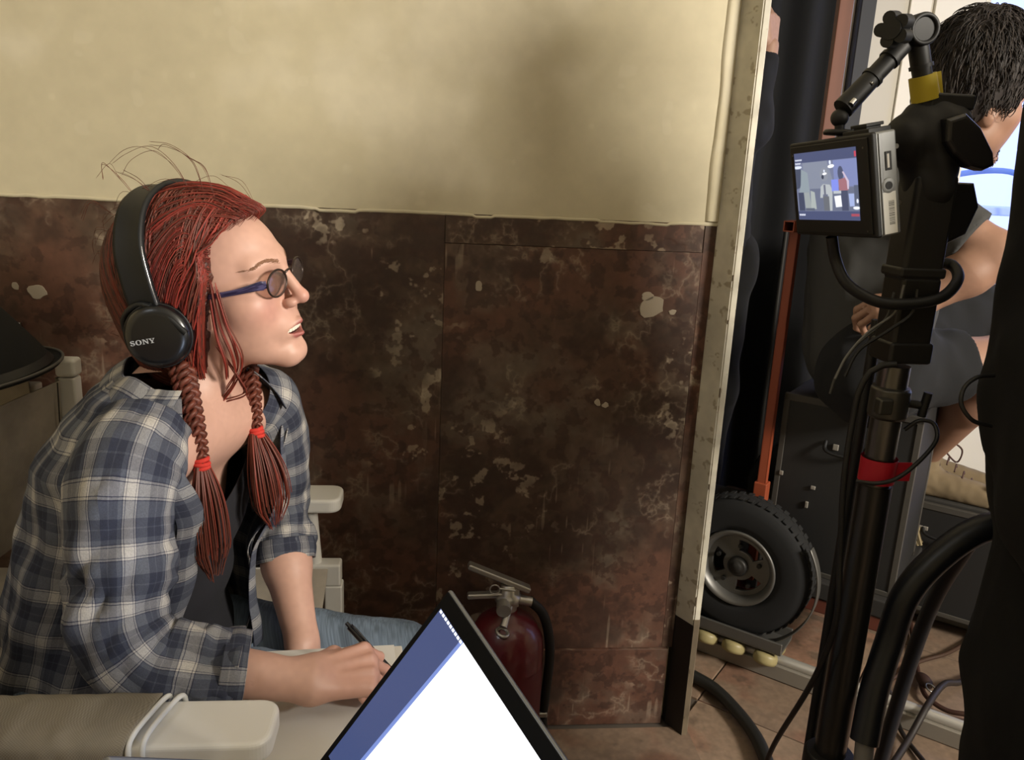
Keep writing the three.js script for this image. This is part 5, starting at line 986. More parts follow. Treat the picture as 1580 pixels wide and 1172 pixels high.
// ------------------------------------------------------------------ stand with grip head, arm and monitor
const SX = 0.638, SZ = 0.59, chromeBlk = std({ color: '#4a4948', roughness: 0.3, metalness: 0.85 }), matte = std({ color: '#101011', roughness: 0.55 });
{
  const s = thing('light_stand', 'black tubular stand with red tape holding the monitor arm', 'stand');
  part(s, 'lower_tube', rod([SX, 0.14, SZ], [SX, 0.845, SZ], 0.0235, 0.0235, 32), chromeBlk);
  part(s, 'upper_tube', rod([SX, 0.845, SZ], [SX, 1.02, SZ], 0.0205, 0.0205, 32), std({ color: '#6d6b69', roughness: 0.28, metalness: 0.9 }));
  const tape = part(s, 'red_tape', merge([lathe([[0.0246, 0.85], [0.0248, 0.885], [0.0246, 0.886], [0.0243, 0.85]], 32).translate(SX, 0, SZ), box(0.03, 0.028, 0.0012, SX + 0.028, 0.868, SZ + 0.012, 0.0004)]), std({ color: '#b3152a', roughness: 0.55 }), 'red tape band');
  part(s, 'collar', merge([lathe([[0.0, 0.945], [0.0245, 0.945], [0.0265, 0.95], [0.0265, 0.985], [0.0245, 0.99], [0, 0.99]], 32).translate(SX, 0, SZ), box(0.02, 0.022, 0.016, SX - 0.02, 0.967, SZ + 0.022, 0.003)]), std({ color: '#55534f', roughness: 0.4, metalness: 0.7 }));
  part(s, 'collar_knob', merge([rod([SX + 0.02, 0.967, SZ], [SX + 0.05, 0.965, SZ + 0.01], 0.006), rod([SX + 0.045, 0.95, SZ + 0.01], [SX + 0.048, 0.985, SZ + 0.012], 0.006)]), matte);
  part(s, 'grip_block', merge([box(0.056, 0.118, 0.05, SX + 0.004, 1.085, SZ, 0.006), box(0.062, 0.03, 0.056, SX + 0.004, 1.042, SZ, 0.005)]), std({ color: '#2a2928', roughness: 0.42, metalness: 0.4 }));
  part(s, 'column', merge([box(0.058, 0.14, 0.048, SX + 0.003, 1.207, SZ, 0.007), box(0.064, 0.014, 0.052, SX + 0.003, 1.15, SZ, 0.004)]), std({ color: '#1f1e1e', roughness: 0.5 }));
  // big soft-covered clamp on top, with wing levers
  part(s, 'clamp_body', mesher((p) => { let d = capsule(p, [SX - 0.038, 1.318, SZ + 0.005], [SX + 0.012, 1.335, SZ], 0.03, 0.032); d = smin(d, capsule(p, [SX, 1.29, SZ], [SX + 0.005, 1.262, SZ], 0.034, 0.032), 0.02); d = smin(d, capsule(p, [SX - 0.03, 1.345, SZ], [SX - 0.005, 1.352, SZ], 0.017, 0.018), 0.012); return d + 0.003 * (noise3(p[0] * 60, p[1] * 60, p[2] * 60) - 0.5) + 0.0012 * Math.sin(p[0] * 190 + p[1] * 90); }, [0.54, 1.21, 0.53], [0.71, 1.39, 0.66], 0.0035), std({ color: '#1b1a1a', roughness: 0.7 }));
  const blade = (pts, z, t, name) => { const sh = new THREE.Shape(pts.map(([x, y]) => new THREE.Vector2(x, y))); const g = new THREE.ExtrudeGeometry(sh, { depth: t - 0.012, bevelEnabled: true, bevelSize: 0.006, bevelThickness: 0.006, bevelSegments: 4 }); g.translate(0, 0, z - t / 2 + 0.006); return part(s, name, g, phys({ color: '#151416', roughness: 0.38, clearcoat: 0.3 })); };
  blade([[0.632, 1.338], [0.648, 1.344], [0.668, 1.33], [0.689, 1.303], [0.692, 1.293], [0.684, 1.289], [0.668, 1.292], [0.645, 1.306], [0.634, 1.318]], 0.622, 0.026, 'wing_lever');
  blade([[0.65, 1.247], [0.672, 1.262], [0.694, 1.262], [0.704, 1.238], [0.694, 1.206], [0.672, 1.194], [0.656, 1.2]], 0.592, 0.024, 'wing_lever');
  part(s, 'hinge', merge([box(0.06, 0.02, 0.03, 0.648, 1.366, SZ, 0.004), rod([0.618, 1.345, SZ], [0.62, 1.376, SZ], 0.014)]), matte);
  // base: three folding legs and braces
  for (let k = 0; k < 3; k++) { const a = k * 2.094 + 0.95, e = [SX + 0.42 * Math.cos(a), 0.014, SZ + 0.42 * Math.sin(a)]; part(s, 'leg', rod([SX + 0.03 * Math.cos(a), 0.36, SZ + 0.03 * Math.sin(a)], e, 0.011), chromeBlk); part(s, 'foot', new THREE.SphereGeometry(0.014, 14, 10).translate(...e), rubber); }
  part(s, 'leg_collar', lathe([[0.0, 0.33], [0.036, 0.33], [0.038, 0.335], [0.038, 0.39], [0.034, 0.395], [0.0, 0.395]], 28).translate(SX, 0, SZ), matte);
}
{ // slim black upright tube that runs up behind the stand
  const p = thing('extension_tube', 'slim black upright tube directly behind the red-taped stand', 'tube');
  part(p, 'tube_body', rod([0.648, 0.02, 0.512], [0.648, 1.07, 0.512], 0.0085), matte); part(p, 'foot_plate', lathe([[0, 0], [0.05, 0], [0.05, 0.006], [0.012, 0.012], [0.012, 0.03], [0, 0.03]], 24).translate(0.648, 0, 0.512), matte);
}
{
  const a = thing('articulated_arm', 'black articulated arm with yellow tape between stand and monitor', 'arm');
  const E = [0.591, 1.447, 0.592], B = [0.621, 1.362, 0.59], T = [0.501, 1.349, 0.61];
  const at = (t) => mix3(E, T, t), bt = (t) => mix3(E, B, t);
  part(a, 'forearm', merge([rod(at(0.06), at(0.34), 0.011, 0.012), rod(at(0.34), at(0.38), 0.0135), rod(at(0.38), at(0.58), 0.0115), rod(at(0.58), at(0.62), 0.0135), rod(at(0.62), at(1), 0.012, 0.0135)]), matte);
  part(a, 'pin', rod(add(at(0.86), [-0.004, -0.004, 0.012]), add(at(0.92), [-0.004, -0.004, 0.0135]), 0.004), std({ color: '#cfcfcf', roughness: 0.2, metalness: 1 }));
  part(a, 'pin', rod(add(at(0.66), [-0.001, -0.002, 0.0105]), add(at(0.68), [-0.001, -0.002, 0.0115]), 0.003), std({ color: '#cfcfcf', roughness: 0.2, metalness: 1 }));
  part(a, 'upper_arm', merge([rod(bt(0.1), bt(0.45), 0.0125), rod(bt(0.45), bt(0.5), 0.0145), rod(bt(0.5), bt(0.85), 0.012), rod(bt(0.85), bt(1.05), 0.0135)]), matte);
  const tapeA = bt(0.6), tapeB = bt(0.94); part(a, 'yellow_tape', merge([rod(tapeA, tapeB, 0.0165, 0.0172, 24), orient(box(0.018, 0.03, 0.0012, 0.014, 0, 0, 0.0004), nrm([0.95, 0.3, 0.1]), nrm(crs(nrm(crs([0.95, 0.3, 0.1], nrm(sub(B, E)))), [0.95, 0.3, 0.1])).map((k) => k), nrm(crs([0.95, 0.3, 0.1], nrm(sub(B, E)))), bt(0.77))]), std({ color: '#b7a224', roughness: 0.6 }), 'yellow tape wrap');
  part(a, 'elbow_joint', merge([rod(add(E, [0, 0, -0.016]), add(E, [0, 0, 0.018]), 0.0195, 0.0195, 30), ring(add(E, [0, 0, 0.018]), [0, 0, 1], 0.0165, 0.003, 30, 8)]), matte);
  // star knob
  const k0 = [0.55, 1.443, 0.615], kx = nrm([-0.75, -0.1, 0.6]); const lobes = []; for (let k = 0; k < 5; k++) { const an = k * 1.2566, s1 = nrm(crs(kx, [0, 1, 0])), s2 = crs(kx, s1); const c = add(add(k0, s1, Math.cos(an) * 0.0135), s2, Math.sin(an) * 0.0135); lobes.push(rod(add(c, kx, -0.008), add(c, kx, 0.01), 0.009, 0.008, 14)); }
  part(a, 'tension_knob', merge([...lobes, rod(add(k0, kx, -0.03), add(k0, kx, 0.012), 0.012, 0.012)]), matte);
  part(a, 'ball_joint', merge([new THREE.SphereGeometry(0.011, 18, 12).translate(0.498, 1.338, 0.611), rod([0.498, 1.338, 0.611], [0.5, 1.322, 0.612], 0.006), lathe([[0, 0], [0.02, 0], [0.021, 0.003], [0.019, 0.006], [0.008, 0.007], [0, 0.007]], 28).translate(0.501, 1.3175, 0.613)]), matte);
}
{
  // monitor: turned to face the seated woman
  const y = -82.8 * D2R, p = 12.07 * D2R, r = 2.93 * D2R, M = new THREE.Matrix4().makeRotationFromEuler(new THREE.Euler(p, y, r, 'YXZ')).setPosition(0.511, 1.256, 0.616);
  const put = (g) => { g.applyMatrix4(M); return g; };
  const W = 0.173, H = 0.12, D = 0.033, alu = std({ color: '#8a8c8c', roughness: 0.45, metalness: 0.3 });
  const m = thing('field_monitor', 'small black field monitor showing a film scene, aluminium side', 'monitor');
  const b = part(m, 'housing', put(box(W, H, D - 0.004, 0, 0, -0.002, 0.003)), alu, 'aluminium housing with a chamfered edge');
  part(m, 'front_bezel', put(merge([box(W + 0.0015, H + 0.0015, 0.008, 0, 0, D / 2 - 0.004, 0.003), box(W - 0.01, H - 0.008, 0.003, 0, 0, D / 2 + 0.0005, 0.001)])), matte);
  const cv = document.createElement('canvas'); cv.width = 192; cv.height = 150; const g = cv.getContext('2d'); g.scale(192 / 512, 150 / 400);
  const rect = (x, yy, w, h, c) => { g.fillStyle = c; g.fillRect(x, yy, w, h); }, blob = (x, yy, w, h, c, r = 0) => { g.fillStyle = c; g.beginPath(); g.ellipse(x, yy, w, h, r, 0, 7); g.fill(); }, poly = (c, ...q) => { g.fillStyle = c; g.beginPath(); q.forEach(([x, yy], i) => (i ? g.lineTo(x, yy) : g.moveTo(x, yy))); g.fill(); };
  rect(0, 0, 512, 400, '#4d5474'); rect(0, 58, 512, 290, '#757b95'); poly('#858b9c', [70, 60], [280, 60], [330, 200], [330, 345], [90, 345]); poly('#7f88b4', [330, 60], [512, 60], [512, 210], [330, 210]); poly('#6b7186', [120, 215], [512, 215], [512, 345], [120, 345]);
  poly('#4a5064', [0, 95], [52, 95], [54, 170], [34, 205], [0, 215]); poly('#8f9aa2', [54, 95], [110, 120], [118, 235], [20, 235], [40, 190]); rect(12, 235, 52, 110, '#464c62'); poly('#9aa1a2', [62, 235], [112, 235], [128, 345], [70, 345]); poly('#a9b0ae', [125, 225], [160, 235], [168, 335], [120, 335]); rect(70, 330, 80, 15, '#5c6274');
  blob(250, 135, 34, 40, '#8b909c'); blob(238, 150, 10, 12, '#3e4354'); poly('#b3b8bb', [215, 205], [238, 190], [292, 195], [312, 225], [300, 345], [278, 345], [270, 250], [232, 250], [228, 270], [205, 270]); rect(240, 195, 16, 80, '#6d7080'); rect(232, 262, 48, 83, '#6a6d74');
  rect(306, 168, 56, 66, '#8490e6'); blob(384, 135, 22, 40, '#51566e'); poly('#a07078', [364, 170], [420, 160], [440, 190], [436, 232], [366, 232]); poly('#c9b9cc', [396, 128], [408, 125], [446, 180], [442, 225], [430, 225], [428, 180]); rect(378, 232, 52, 113, '#4c5168');
  rect(318, 232, 62, 16, '#b9bfc4'); poly('#f4f6fa', [322, 262], [376, 258], [380, 322], [330, 326]); poly('#a3b1dc', [436, 250], [478, 250], [476, 320], [440, 322]); rect(480, 205, 32, 125, '#5d6478'); blob(490, 330, 26, 9, '#eef2ff'); blob(500, 292, 8, 12, '#e8ecff');
  blob(312, 92, 27, 10, '#ffffff', -0.1); blob(306, 70, 8, 12, '#e2e8fb'); blob(256, 132, 19, 7, '#ffffff', -0.1); blob(254, 116, 6, 8, '#dfe6fa'); blob(26, 84, 36, 9, '#dfe6f4');
  for (let i = 0; i < 9; i++) { rect(6 + i * 7, 36 + (i % 2), 5, 10, '#f4f6ff'); if (i < 7) rect(6 + i * 7, 56 + (i % 3), 5, 9, '#f4f6ff'); if (i < 7) rect(8 + i * 8, 364 + (i % 2), 6, 11, '#f4f6ff'); } rect(496, 22, 14, 30, '#c8485a'); rect(446, 362, 62, 15, '#a8505f');
  const st = new THREE.CanvasTexture(cv); st.colorSpace = THREE.SRGBColorSpace;
  const sg = new THREE.PlaneGeometry(0.134, 0.087); sg.translate(-0.006, 0.004, D / 2 + 0.0024);
  part(m, 'screen', put(sg), std({ color: '#000000', emissive: '#ffffff', emissiveMap: st, emissiveIntensity: 0.95, roughness: 0.3 }), 'lit picture of people under pendant lamps');
  const L = new THREE.RectAreaLight(new THREE.Color().setRGB(0.6, 0.65, 0.9), 0.8, 0.134, 0.087); L.applyMatrix4(M); const zc = new THREE.Vector3(-0.006, 0.004, D / 2 + 0.004).applyMatrix4(M), zt = new THREE.Vector3(-0.006, 0.004, 1).applyMatrix4(M); L.position.copy(zc); L.lookAt(zt); L.castShadow = true; scene.add(L);
  // side with usb port, jack, label
  const sx = W / 2;
  part(m, 'bevel_strip', put(box(0.001, H - 0.004, 0.004, sx + 0.0006, 0, D / 2 - 0.011, 0.0004)), std({ color: '#6a6b6b', roughness: 0.4, metalness: 0.5 }));
  const usb = part(m, 'usb_port', put(box(0.0016, 0.0215, 0.0085, sx, 0.026, -0.004, 0.0006)), matte); part(usb, 'tongue', put(box(0.002, 0.016, 0.003, sx + 0.0002, 0.026, -0.0035, 0.0004)), std({ color: '#d8d4cc', roughness: 0.4 }));
  const jack = part(m, 'jack', put((() => { const q = lathe([[0, 0], [0.0085, 0], [0.009, 0.0008], [0.0085, 0.0018], [0.005, 0.0018], [0, 0.0018]], 28); q.rotateZ(-Math.PI / 2); q.translate(sx - 0.0002, -0.002, -0.002); return q; })()), alu); part(jack, 'socket', put((() => { const q = new THREE.CylinderGeometry(0.0045, 0.0045, 0.002, 20); q.rotateZ(Math.PI / 2); q.translate(sx + 0.0012, -0.002, -0.002); return q; })()), matte);
  const lc = document.createElement('canvas'); lc.width = 128; lc.height = 380; const l = lc.getContext('2d'); l.fillStyle = '#f4f4f0'; l.fillRect(0, 0, 128, 380); l.fillStyle = '#5a5a58'; let yy = 80; let k = 7; while (yy < 300) { k = (k * 37 + 11) % 101; const h = 2 + (k % 4); l.fillRect(52, yy, 56, h); yy += h + 2 + (k % 5); }
  const lt = new THREE.CanvasTexture(lc); lt.colorSpace = THREE.SRGBColorSpace;
  const lg = new THREE.PlaneGeometry(0.017, 0.0485); lg.rotateY(Math.PI / 2); lg.translate(sx + 0.0012, -0.0335, -0.0022); part(m, 'barcode_label', put(lg), std({ map: lt, roughness: 0.6 }), 'white barcode sticker');
  part(m, 'hot_shoe', put(merge([box(0.024, 0.008, 0.02, 0.052, H / 2 + 0.004, -0.004, 0.001), box(0.03, 0.004, 0.024, 0.052, H / 2 + 0.009, -0.004, 0.001), box(0.05, 0.006, 0.03, 0.05, H / 2 + 0.002, -0.004, 0.001)])), matte);
  part(m, 'rear_plate', put(merge([box(0.13, 0.09, 0.016, 0.0, 0.004, -D / 2 - 0.007, 0.003)])), matte);
  for (const yv of [0.04, -0.025]) part(m, 'rear_screw', put((() => { const q = new THREE.CylinderGeometry(0.003, 0.003, 0.012, 10); q.rotateZ(Math.PI / 2); q.translate(sx - 0.016, yv, -D / 2 - 0.007); return q; })()), boltM);
  for (const [xv, yv] of [[0.074, 0.045], [0.074, -0.052], [-0.076, 0.045]]) part(m, 'bezel_screw', put((() => { const q = new THREE.CylinderGeometry(0.0012, 0.0012, 0.001, 10); q.rotateX(Math.PI / 2); q.translate(xv, yv, D / 2 + 0.0022); return q; })()), boltM);
}
// ------------------------------------------------------------------ cables
{
  const cable = (name, label, pts, r, col = '#141416', seg = 70, group) => solo(name, label, 'cable', tube(pts, r, seg, 10), std({ color: col, roughness: 0.5 }), group);
  cable('cable', 'thick black cable looping under the monitor to the stand', [[0.515, 1.192, 0.60], [0.527, 1.161, 0.597], [0.54, 1.133, 0.61], [0.575, 1.113, 0.628], [0.62, 1.112, 0.632], [0.664, 1.122, 0.628], [0.7, 1.146, 0.6], [0.702, 1.16, 0.575], [0.67, 1.158, 0.568]], 0.0075);
  cable('cable', 'thin grey wire hanging left of the grip block, upper one', [[0.612, 1.135, 0.622], [0.605, 1.1, 0.624], [0.575, 1.07, 0.618], [0.55, 1.036, 0.618], [0.538, 1.006, 0.62]], 0.0016, '#6d6d6b');
  cable('cable', 'thin black wire hanging left of the grip block, lower one', [[0.63, 1.13, 0.625], [0.625, 1.1, 0.63], [0.6, 1.075, 0.625], [0.565, 1.045, 0.62], [0.55, 1.01, 0.622]], 0.0022);
  cable('cable', 'thin dark wire drooping furthest down beside the grip block', [[0.6, 1.125, 0.622], [0.596, 1.09, 0.62], [0.56, 1.05, 0.618], [0.54, 1.01, 0.618], [0.534, 0.985, 0.62]], 0.0018, '#3c3c3a');
  cable('cable', 'black cable loop around the stand at the red tape', [[0.662, 0.930, 0.6], [0.676, 0.946, 0.608], [0.692, 0.945, 0.615], [0.694, 0.929, 0.626], [0.672, 0.903, 0.637], [0.642, 0.868, 0.63], [0.62, 0.858, 0.622], [0.604, 0.852, 0.6]], 0.003);
  cable('cable', 'thin cable bow beside the person in black', [[0.675, 1.043, 0.736], [0.648, 1.042, 0.744], [0.630, 1.030, 0.75], [0.626, 1.012, 0.756], [0.638, 0.995, 0.762], [0.67, 0.985, 0.755]], 0.0026);
  cable('cable', 'black cable running down along the stand to the floor', [[0.62, 1.029, 0.622], [0.597, 1.022, 0.615], [0.583, 0.997, 0.61], [0.578, 0.943, 0.61], [0.575, 0.861, 0.617], [0.582, 0.751, 0.625], [0.586, 0.658, 0.635], [0.592, 0.55, 0.6], [0.62, 0.3, 0.45], [0.66, 0.06, 0.3], [0.67, 0.008, 0.2]], 0.0045);
  const hose = thing('padded_cable', 'thick black padded cable bundle curving from the person in black to the floor', 'cable');
  part(hose, 'padding', tube([[0.86, 0.80, 0.62], [0.80, 0.78, 0.605], [0.738, 0.721, 0.6], [0.708, 0.669, 0.6], [0.694, 0.602, 0.605], [0.672, 0.526, 0.622], [0.655, 0.455, 0.645]], 0.0205, 80, 18), std({ color: '#15171d', roughness: 0.4 }));
  part(hose, 'bare_end', tube([[0.656, 0.46, 0.645], [0.65, 0.42, 0.66], [0.63, 0.3, 0.72], [0.6, 0.05, 0.78], [0.6, 0.015, 0.85]], 0.0135, 40, 14), std({ color: '#6d6a66', roughness: 0.5 }));
  part(hose, 'bundle_tail', tube([[0.80, 0.775, 0.6], [0.81, 0.6, 0.52], [0.82, 0.2, 0.45], [0.85, 0.02, 0.4]], 0.012, 40, 12), std({ color: '#15171d', roughness: 0.5 }));
  const floorC = (label, pts, r, col) => cable('floor_cable', label, pts, r, col);
  floorC('rust brown cable dangling with a plug on the tiles', [[1.44, 0.012, -0.406], [1.354, 0.012, -0.241], [1.297, 0.012, -0.124], [1.266, 0.02, -0.044], [1.285, 0.02, 0.007], [1.322, 0.03, 0.04], [1.4, 0.02, 0.08]], 0.0062, '#3a241c');
  floorC('rust brown cable crossing the tiles from the padded bundle', [[1.1, 0.012, -0.06], [1.144, 0.012, -0.074], [1.234, 0.012, -0.14], [1.35, 0.012, -0.21], [1.448, 0.012, -0.245], [1.6, 0.012, -0.33]], 0.0055, '#3d2a20');
  floorC('dark cable running over the near rail toward the person in black', [[1.5, 0.01, -0.16], [1.38, 0.03, -0.09], [1.292, 0.068, -0.03], [1.2, 0.072, 0.05], [1.117, 0.03, 0.118], [1.023, 0.012, 0.198], [0.95, 0.012, 0.26]], 0.008, '#1c1512');
  floorC('thin dark cable dropping straight from the padded bundle', [[1.14, 0.075, -0.065], [1.137, 0.06, -0.0], [1.132, 0.014, 0.06], [1.125, 0.012, 0.181], [1.12, 0.012, 0.3]], 0.0055, '#1c1512');
  floorC('thick black hose lying on the floor by the door plinth', [[0.688, 0.02, -0.15], [0.725, 0.02, -0.098], [0.752, 0.02, -0.009], [0.764, 0.02, 0.084], [0.756, 0.02, 0.178], [0.74, 0.02, 0.3]], 0.0155, '#1b1b1a');
  const plug = thing('cable_plug', 'brown toggle plug with a small ring on the rust cable', 'plug');
  part(plug, 'plug_body', mesher((p) => ellips(p, [1.29, 0.03, -0.1], [0.016, 0.016, 0.03]), [1.25, 0, -0.15], [1.33, 0.06, -0.05], 0.004), std({ color: '#33201a', roughness: 0.6 })); part(plug, 'ring', ring([1.283, 0.035, -0.062], [0.2, 0.9, 0.3], 0.013, 0.0025, 24, 6), boltM);
}

// ------------------------------------------------------------------ crew members
const darkSkin = (base) => (p) => { const n = 0.92 + 0.12 * noise3(p[0] * 150, p[1] * 150, p[2] * 150); return base.map((v) => v * n); };
const frameMat = (M, o, S) => { const m = new THREE.Matrix4().makeBasis(new THREE.Vector3(...M[0]).multiplyScalar(S), new THREE.Vector3(...M[1]).multiplyScalar(S), new THREE.Vector3(...M[2]).multiplyScalar(S)).setPosition(...o); return m; };
function headFrame(yaw, pitch, roll) {   // turns a head built along +z: yaw from +x (negative: toward the camera), pitch up, roll
  const e = new THREE.Matrix4().makeRotationY(yaw * D2R).multiply(new THREE.Matrix4().makeBasis(new THREE.Vector3(0, 0, -1), new THREE.Vector3(0, 1, 0), new THREE.Vector3(1, 0, 0))).multiply(new THREE.Matrix4().makeRotationX(-pitch * D2R)).multiply(new THREE.Matrix4().makeRotationZ(roll * D2R));
  const x = new THREE.Vector3(), y = new THREE.Vector3(), z = new THREE.Vector3(); e.extractBasis(x, y, z); return [x.toArray(), y.toArray(), z.toArray()];
}
function bonesMesh(bones, k, cell, color, disp = 0, freq = 30, margin = 0.015, clip) {
  const f0 = chainField(bones, k), [lo, hi] = bounds(bones, margin);
  const f = (p) => { let d = f0(p) + (disp ? disp * (noise3(p[0] * freq, p[1] * freq * 0.7, p[2] * freq) - 0.5) : 0); if (clip) d = smax(d, clip(p), 0.006); return d; };
  return mesher(f, lo, hi, cell, color);
}
function hairMesh(m, cut, center, radii, cols, lockN, len) {
  const base = mesher((q) => { let d = ellips(q, center, radii); d = smax(d, cut(q), 0.008); return d + 0.006 * (noise3(q[0] * 60, q[1] * 60, q[2] * 60) - 0.5); }, sub(center, radii.map((r) => r + 0.02)), add(center, radii.map((r) => r + 0.02)), 0.006, () => cols[0]);
  base.applyMatrix4(m); const out = [base];
  for (let i = 0; i < lockN; i++) {
    const d = nrm([rr(-1, 1), rr(-0.3, 1), rr(-1, 0.75)]), p = [center[0] + d[0] * radii[0], center[1] + d[1] * radii[1], center[2] + d[2] * radii[2]]; if (cut(p) > -0.004) continue;
    const t = nrm(add([rr(-0.4, 0.4), -0.9, rr(-0.2, 0.6)], d, -dot3(d, [0, -0.9, 0.2]))), pts = []; for (let k = 0; k <= 6; k++) { const u = k / 6; pts.push(add(add(p, t, len * u), d, 0.001 + 0.003 * Math.sin(Math.PI * u) - 0.008 * u * u)); }
    const g = taper(pts, pts.map((_, k) => 0.0016 * (1 - 0.7 * k / 6)), 4, 0.6); g.applyMatrix4(m); const q = rr(0.7, 1.4); out.push(withColor(clean(g), cols[(rnd() * cols.length) | 0].map((v) => v * q)));
  }
  return mergeSkin(out);
}
const charcoal = std({ color: '#3b3b3a', roughness: 0.95, bumpMap: clothBump, bumpScale: 0.0005 }), shortsM = std({ color: '#121316', roughness: 0.95, bumpMap: clothBump, bumpScale: 0.0008 }), blackCloth = std({ color: '#0c0c0d', roughness: 0.97, bumpMap: clothBump, bumpScale: 0.0008 });
const lift = (g) => g;
{ // the dark-haired man sitting on the flight case
  const man = thing('person', 'dark-haired person in a charcoal tee and shorts seated behind the stand', 'person');
  const SK = [0.30, 0.165, 0.11], M = headFrame(6, -3, 13), o = [1.105, 1.447, -0.063], S = 1.08, hm = frameMat(M, o, S);
  const toL = (w) => { const d = sub(w, o); return [dot3(d, M[0]) / S, dot3(d, M[1]) / S, dot3(d, M[2]) / S]; };
  const nb = [1.035, 1.30, -0.14], nl = toL(nb);
  const head = mesher((q) => smin(headField(q), capsule(q, nl, [0, -0.05, -0.015], 0.06, 0.056), 0.03), [-0.1, -0.22, -0.12], [0.1, 0.145, 0.14], 0.0034, headColor(SK, [0.27, 0.11, 0.085], [0.36, 0.16, 0.11])); head.applyMatrix4(hm);
  const shR = [0.985, 1.27, -0.11], elR = [1.155, 1.137, 0.045], wrR = [1.035, 1.035, 0.015], shL = [1.12, 1.275, -0.33], elL = [1.2, 1.03, -0.44], wrL = [1.1, 0.96, -0.28];
  const hipR = [1.04, 0.835, -0.15], knR = [1.395, 0.862, -0.19], anR = [1.44, 0.51, -0.49], hipL = [1.1, 0.86, -0.33], knL = [1.46, 0.95, -0.42], anL = [1.52, 0.50, -0.62];
  const hb = handBones(wrR, [-0.75, -0.3, -0.4], [-0.2, 0.8, 0.5], 1, [0.8, 0.9, 1, 1.1], 1.05, 0.4), hbL = handBones(wrL, [-0.6, -0.3, 0.6], [0.3, 0.9, 0.3], 1, [0.8, 0.9, 1, 1.1], 1.05, 0.4);
  const arms = [[shR, elR, 0.052, 0.046], [elR, mix3(elR, wrR, 0.4), 0.046, 0.047], [mix3(elR, wrR, 0.4), wrR, 0.047, 0.031]], armsL = [[shL, elL, 0.052, 0.045], [elL, wrL, 0.045, 0.031]];
  const legs = [[hipR, knR, 0.085, 0.062], [knR, mix3(knR, anR, 0.35), 0.06, 0.064], [mix3(knR, anR, 0.35), anR, 0.062, 0.04], [hipL, knL, 0.085, 0.062], [knL, anL, 0.06, 0.04]];
  const hf = handField(hb), hfL = handField(hbL), [hl, hh] = bounds(hb, 0.012), [hl2, hh2] = bounds(hbL, 0.012);
  const af = chainField(arms, 0.02), afL = chainField(armsL, 0.02);
  const [al, ah] = bounds(arms, 0.012);
  part(man, 'body', mergeSkin([head, mesher((p) => smin(af(p), hf(p), 0.02), al, ah, 0.006, darkSkin(SK)), mesher((p) => smin(hf(p), af(p), 0.02), hl, hh, 0.004, darkSkin(SK)), bonesMesh(armsL, 0.02, 0.008, darkSkin(SK)), mesher((p) => smin(hfL(p), afL(p), 0.02), hl2, hh2, 0.005, darkSkin(SK)), bonesMesh(legs, 0.03, 0.008, darkSkin(SK)), bonesMesh([[nb, [1.05, 0.9, -0.24], 0.09, 0.1]], 0.02, 0.012, darkSkin(SK))]), skinMat({ roughness: 0.55 }));
  const tee = [[[1.05, 0.88, -0.2], [1.04, 1.2, -0.2], 0.135, 0.145], [[1.08, 0.88, -0.3], [1.06, 1.2, -0.28], 0.135, 0.14], [shR, shL, 0.075, 0.075], [shR, mix3(shR, elR, 0.72), 0.068, 0.062], [shL, mix3(shL, elL, 0.7), 0.068, 0.06], [nb, [1.04, 1.24, -0.2], 0.068, 0.09]];
  const cutA = mix3(shR, elR, 0.78), cutD = nrm(sub(elR, shR)), cutN = add(nb, [0.02, 0.03, 0.02]);
  part(man, 'tee_shirt', bonesMesh(tee, 0.06, 0.007, null, 0.012, 26, 0.03, (p) => { const a = dot3(sub(p, cutA), cutD), near = len3(sub(p, elR)) < 0.16; const n = dot3(sub(p, cutN), nrm([0.25, 1, 0.3])); return Math.max(near ? a : -1, n - 0.012); }), charcoal);
  const sh = [[hipR, mix3(hipR, knR, 0.58), 0.108, 0.095], [hipL, mix3(hipL, knL, 1.0), 0.108, 0.085], [hipR, hipL, 0.12, 0.12], [add(hipR, [0, 0.08, 0]), add(hipL, [0, 0.08, 0]), 0.11, 0.11]];
  const kd = nrm(sub(knR, hipR)), kc = mix3(hipR, knR, 0.64);
  part(man, 'shorts', bonesMesh(sh, 0.05, 0.008, null, 0.014, 22, 0.03, (p) => dot3(sub(p, kc), kd) - 0.3 * sstep(-0.26, -0.34, p[2])), shortsM);
  part(man, 'hair', hairMesh(hm, (q) => { const front = q[1] > 0.07 ? 0.09 : q[1] > 0.0 ? lerp(0.03, 0.085, (q[1]) / 0.07) : -0.012; return Math.max(q[2] - front, -0.055 - q[1]); }, [0, 0.047, -0.004], [0.095, 0.122, 0.102], [[0.022, 0.016, 0.014], [0.034, 0.025, 0.02], [0.015, 0.012, 0.011]], 2600, 0.034), std({ vertexColors: true, roughness: 0.72 }));
  part(man, 'beard_stubble', (() => { const out = []; for (let i = 0; i < 260; i++) { const x = rr(-0.05, 0.05), q = [x, rr(-0.115, -0.075), 0.13]; while (headField(q) > 0.0002 && q[2] > 0) q[2] -= 0.001; if (q[2] <= 0.02) continue; out.push(taper([q, add(q, [0, -0.003, 0.002])], [0.0007, 0.0003], 3)); } return merge(out).applyMatrix4(hm); })(), std({ color: '#2c211c', roughness: 0.9 }));
  // shoes
  const suede = std({ color: '#75664e', roughness: 0.95, bumpMap: stoneBump, bumpScale: 0.0015 }), soleM = std({ color: '#2b2926', roughness: 0.8 });
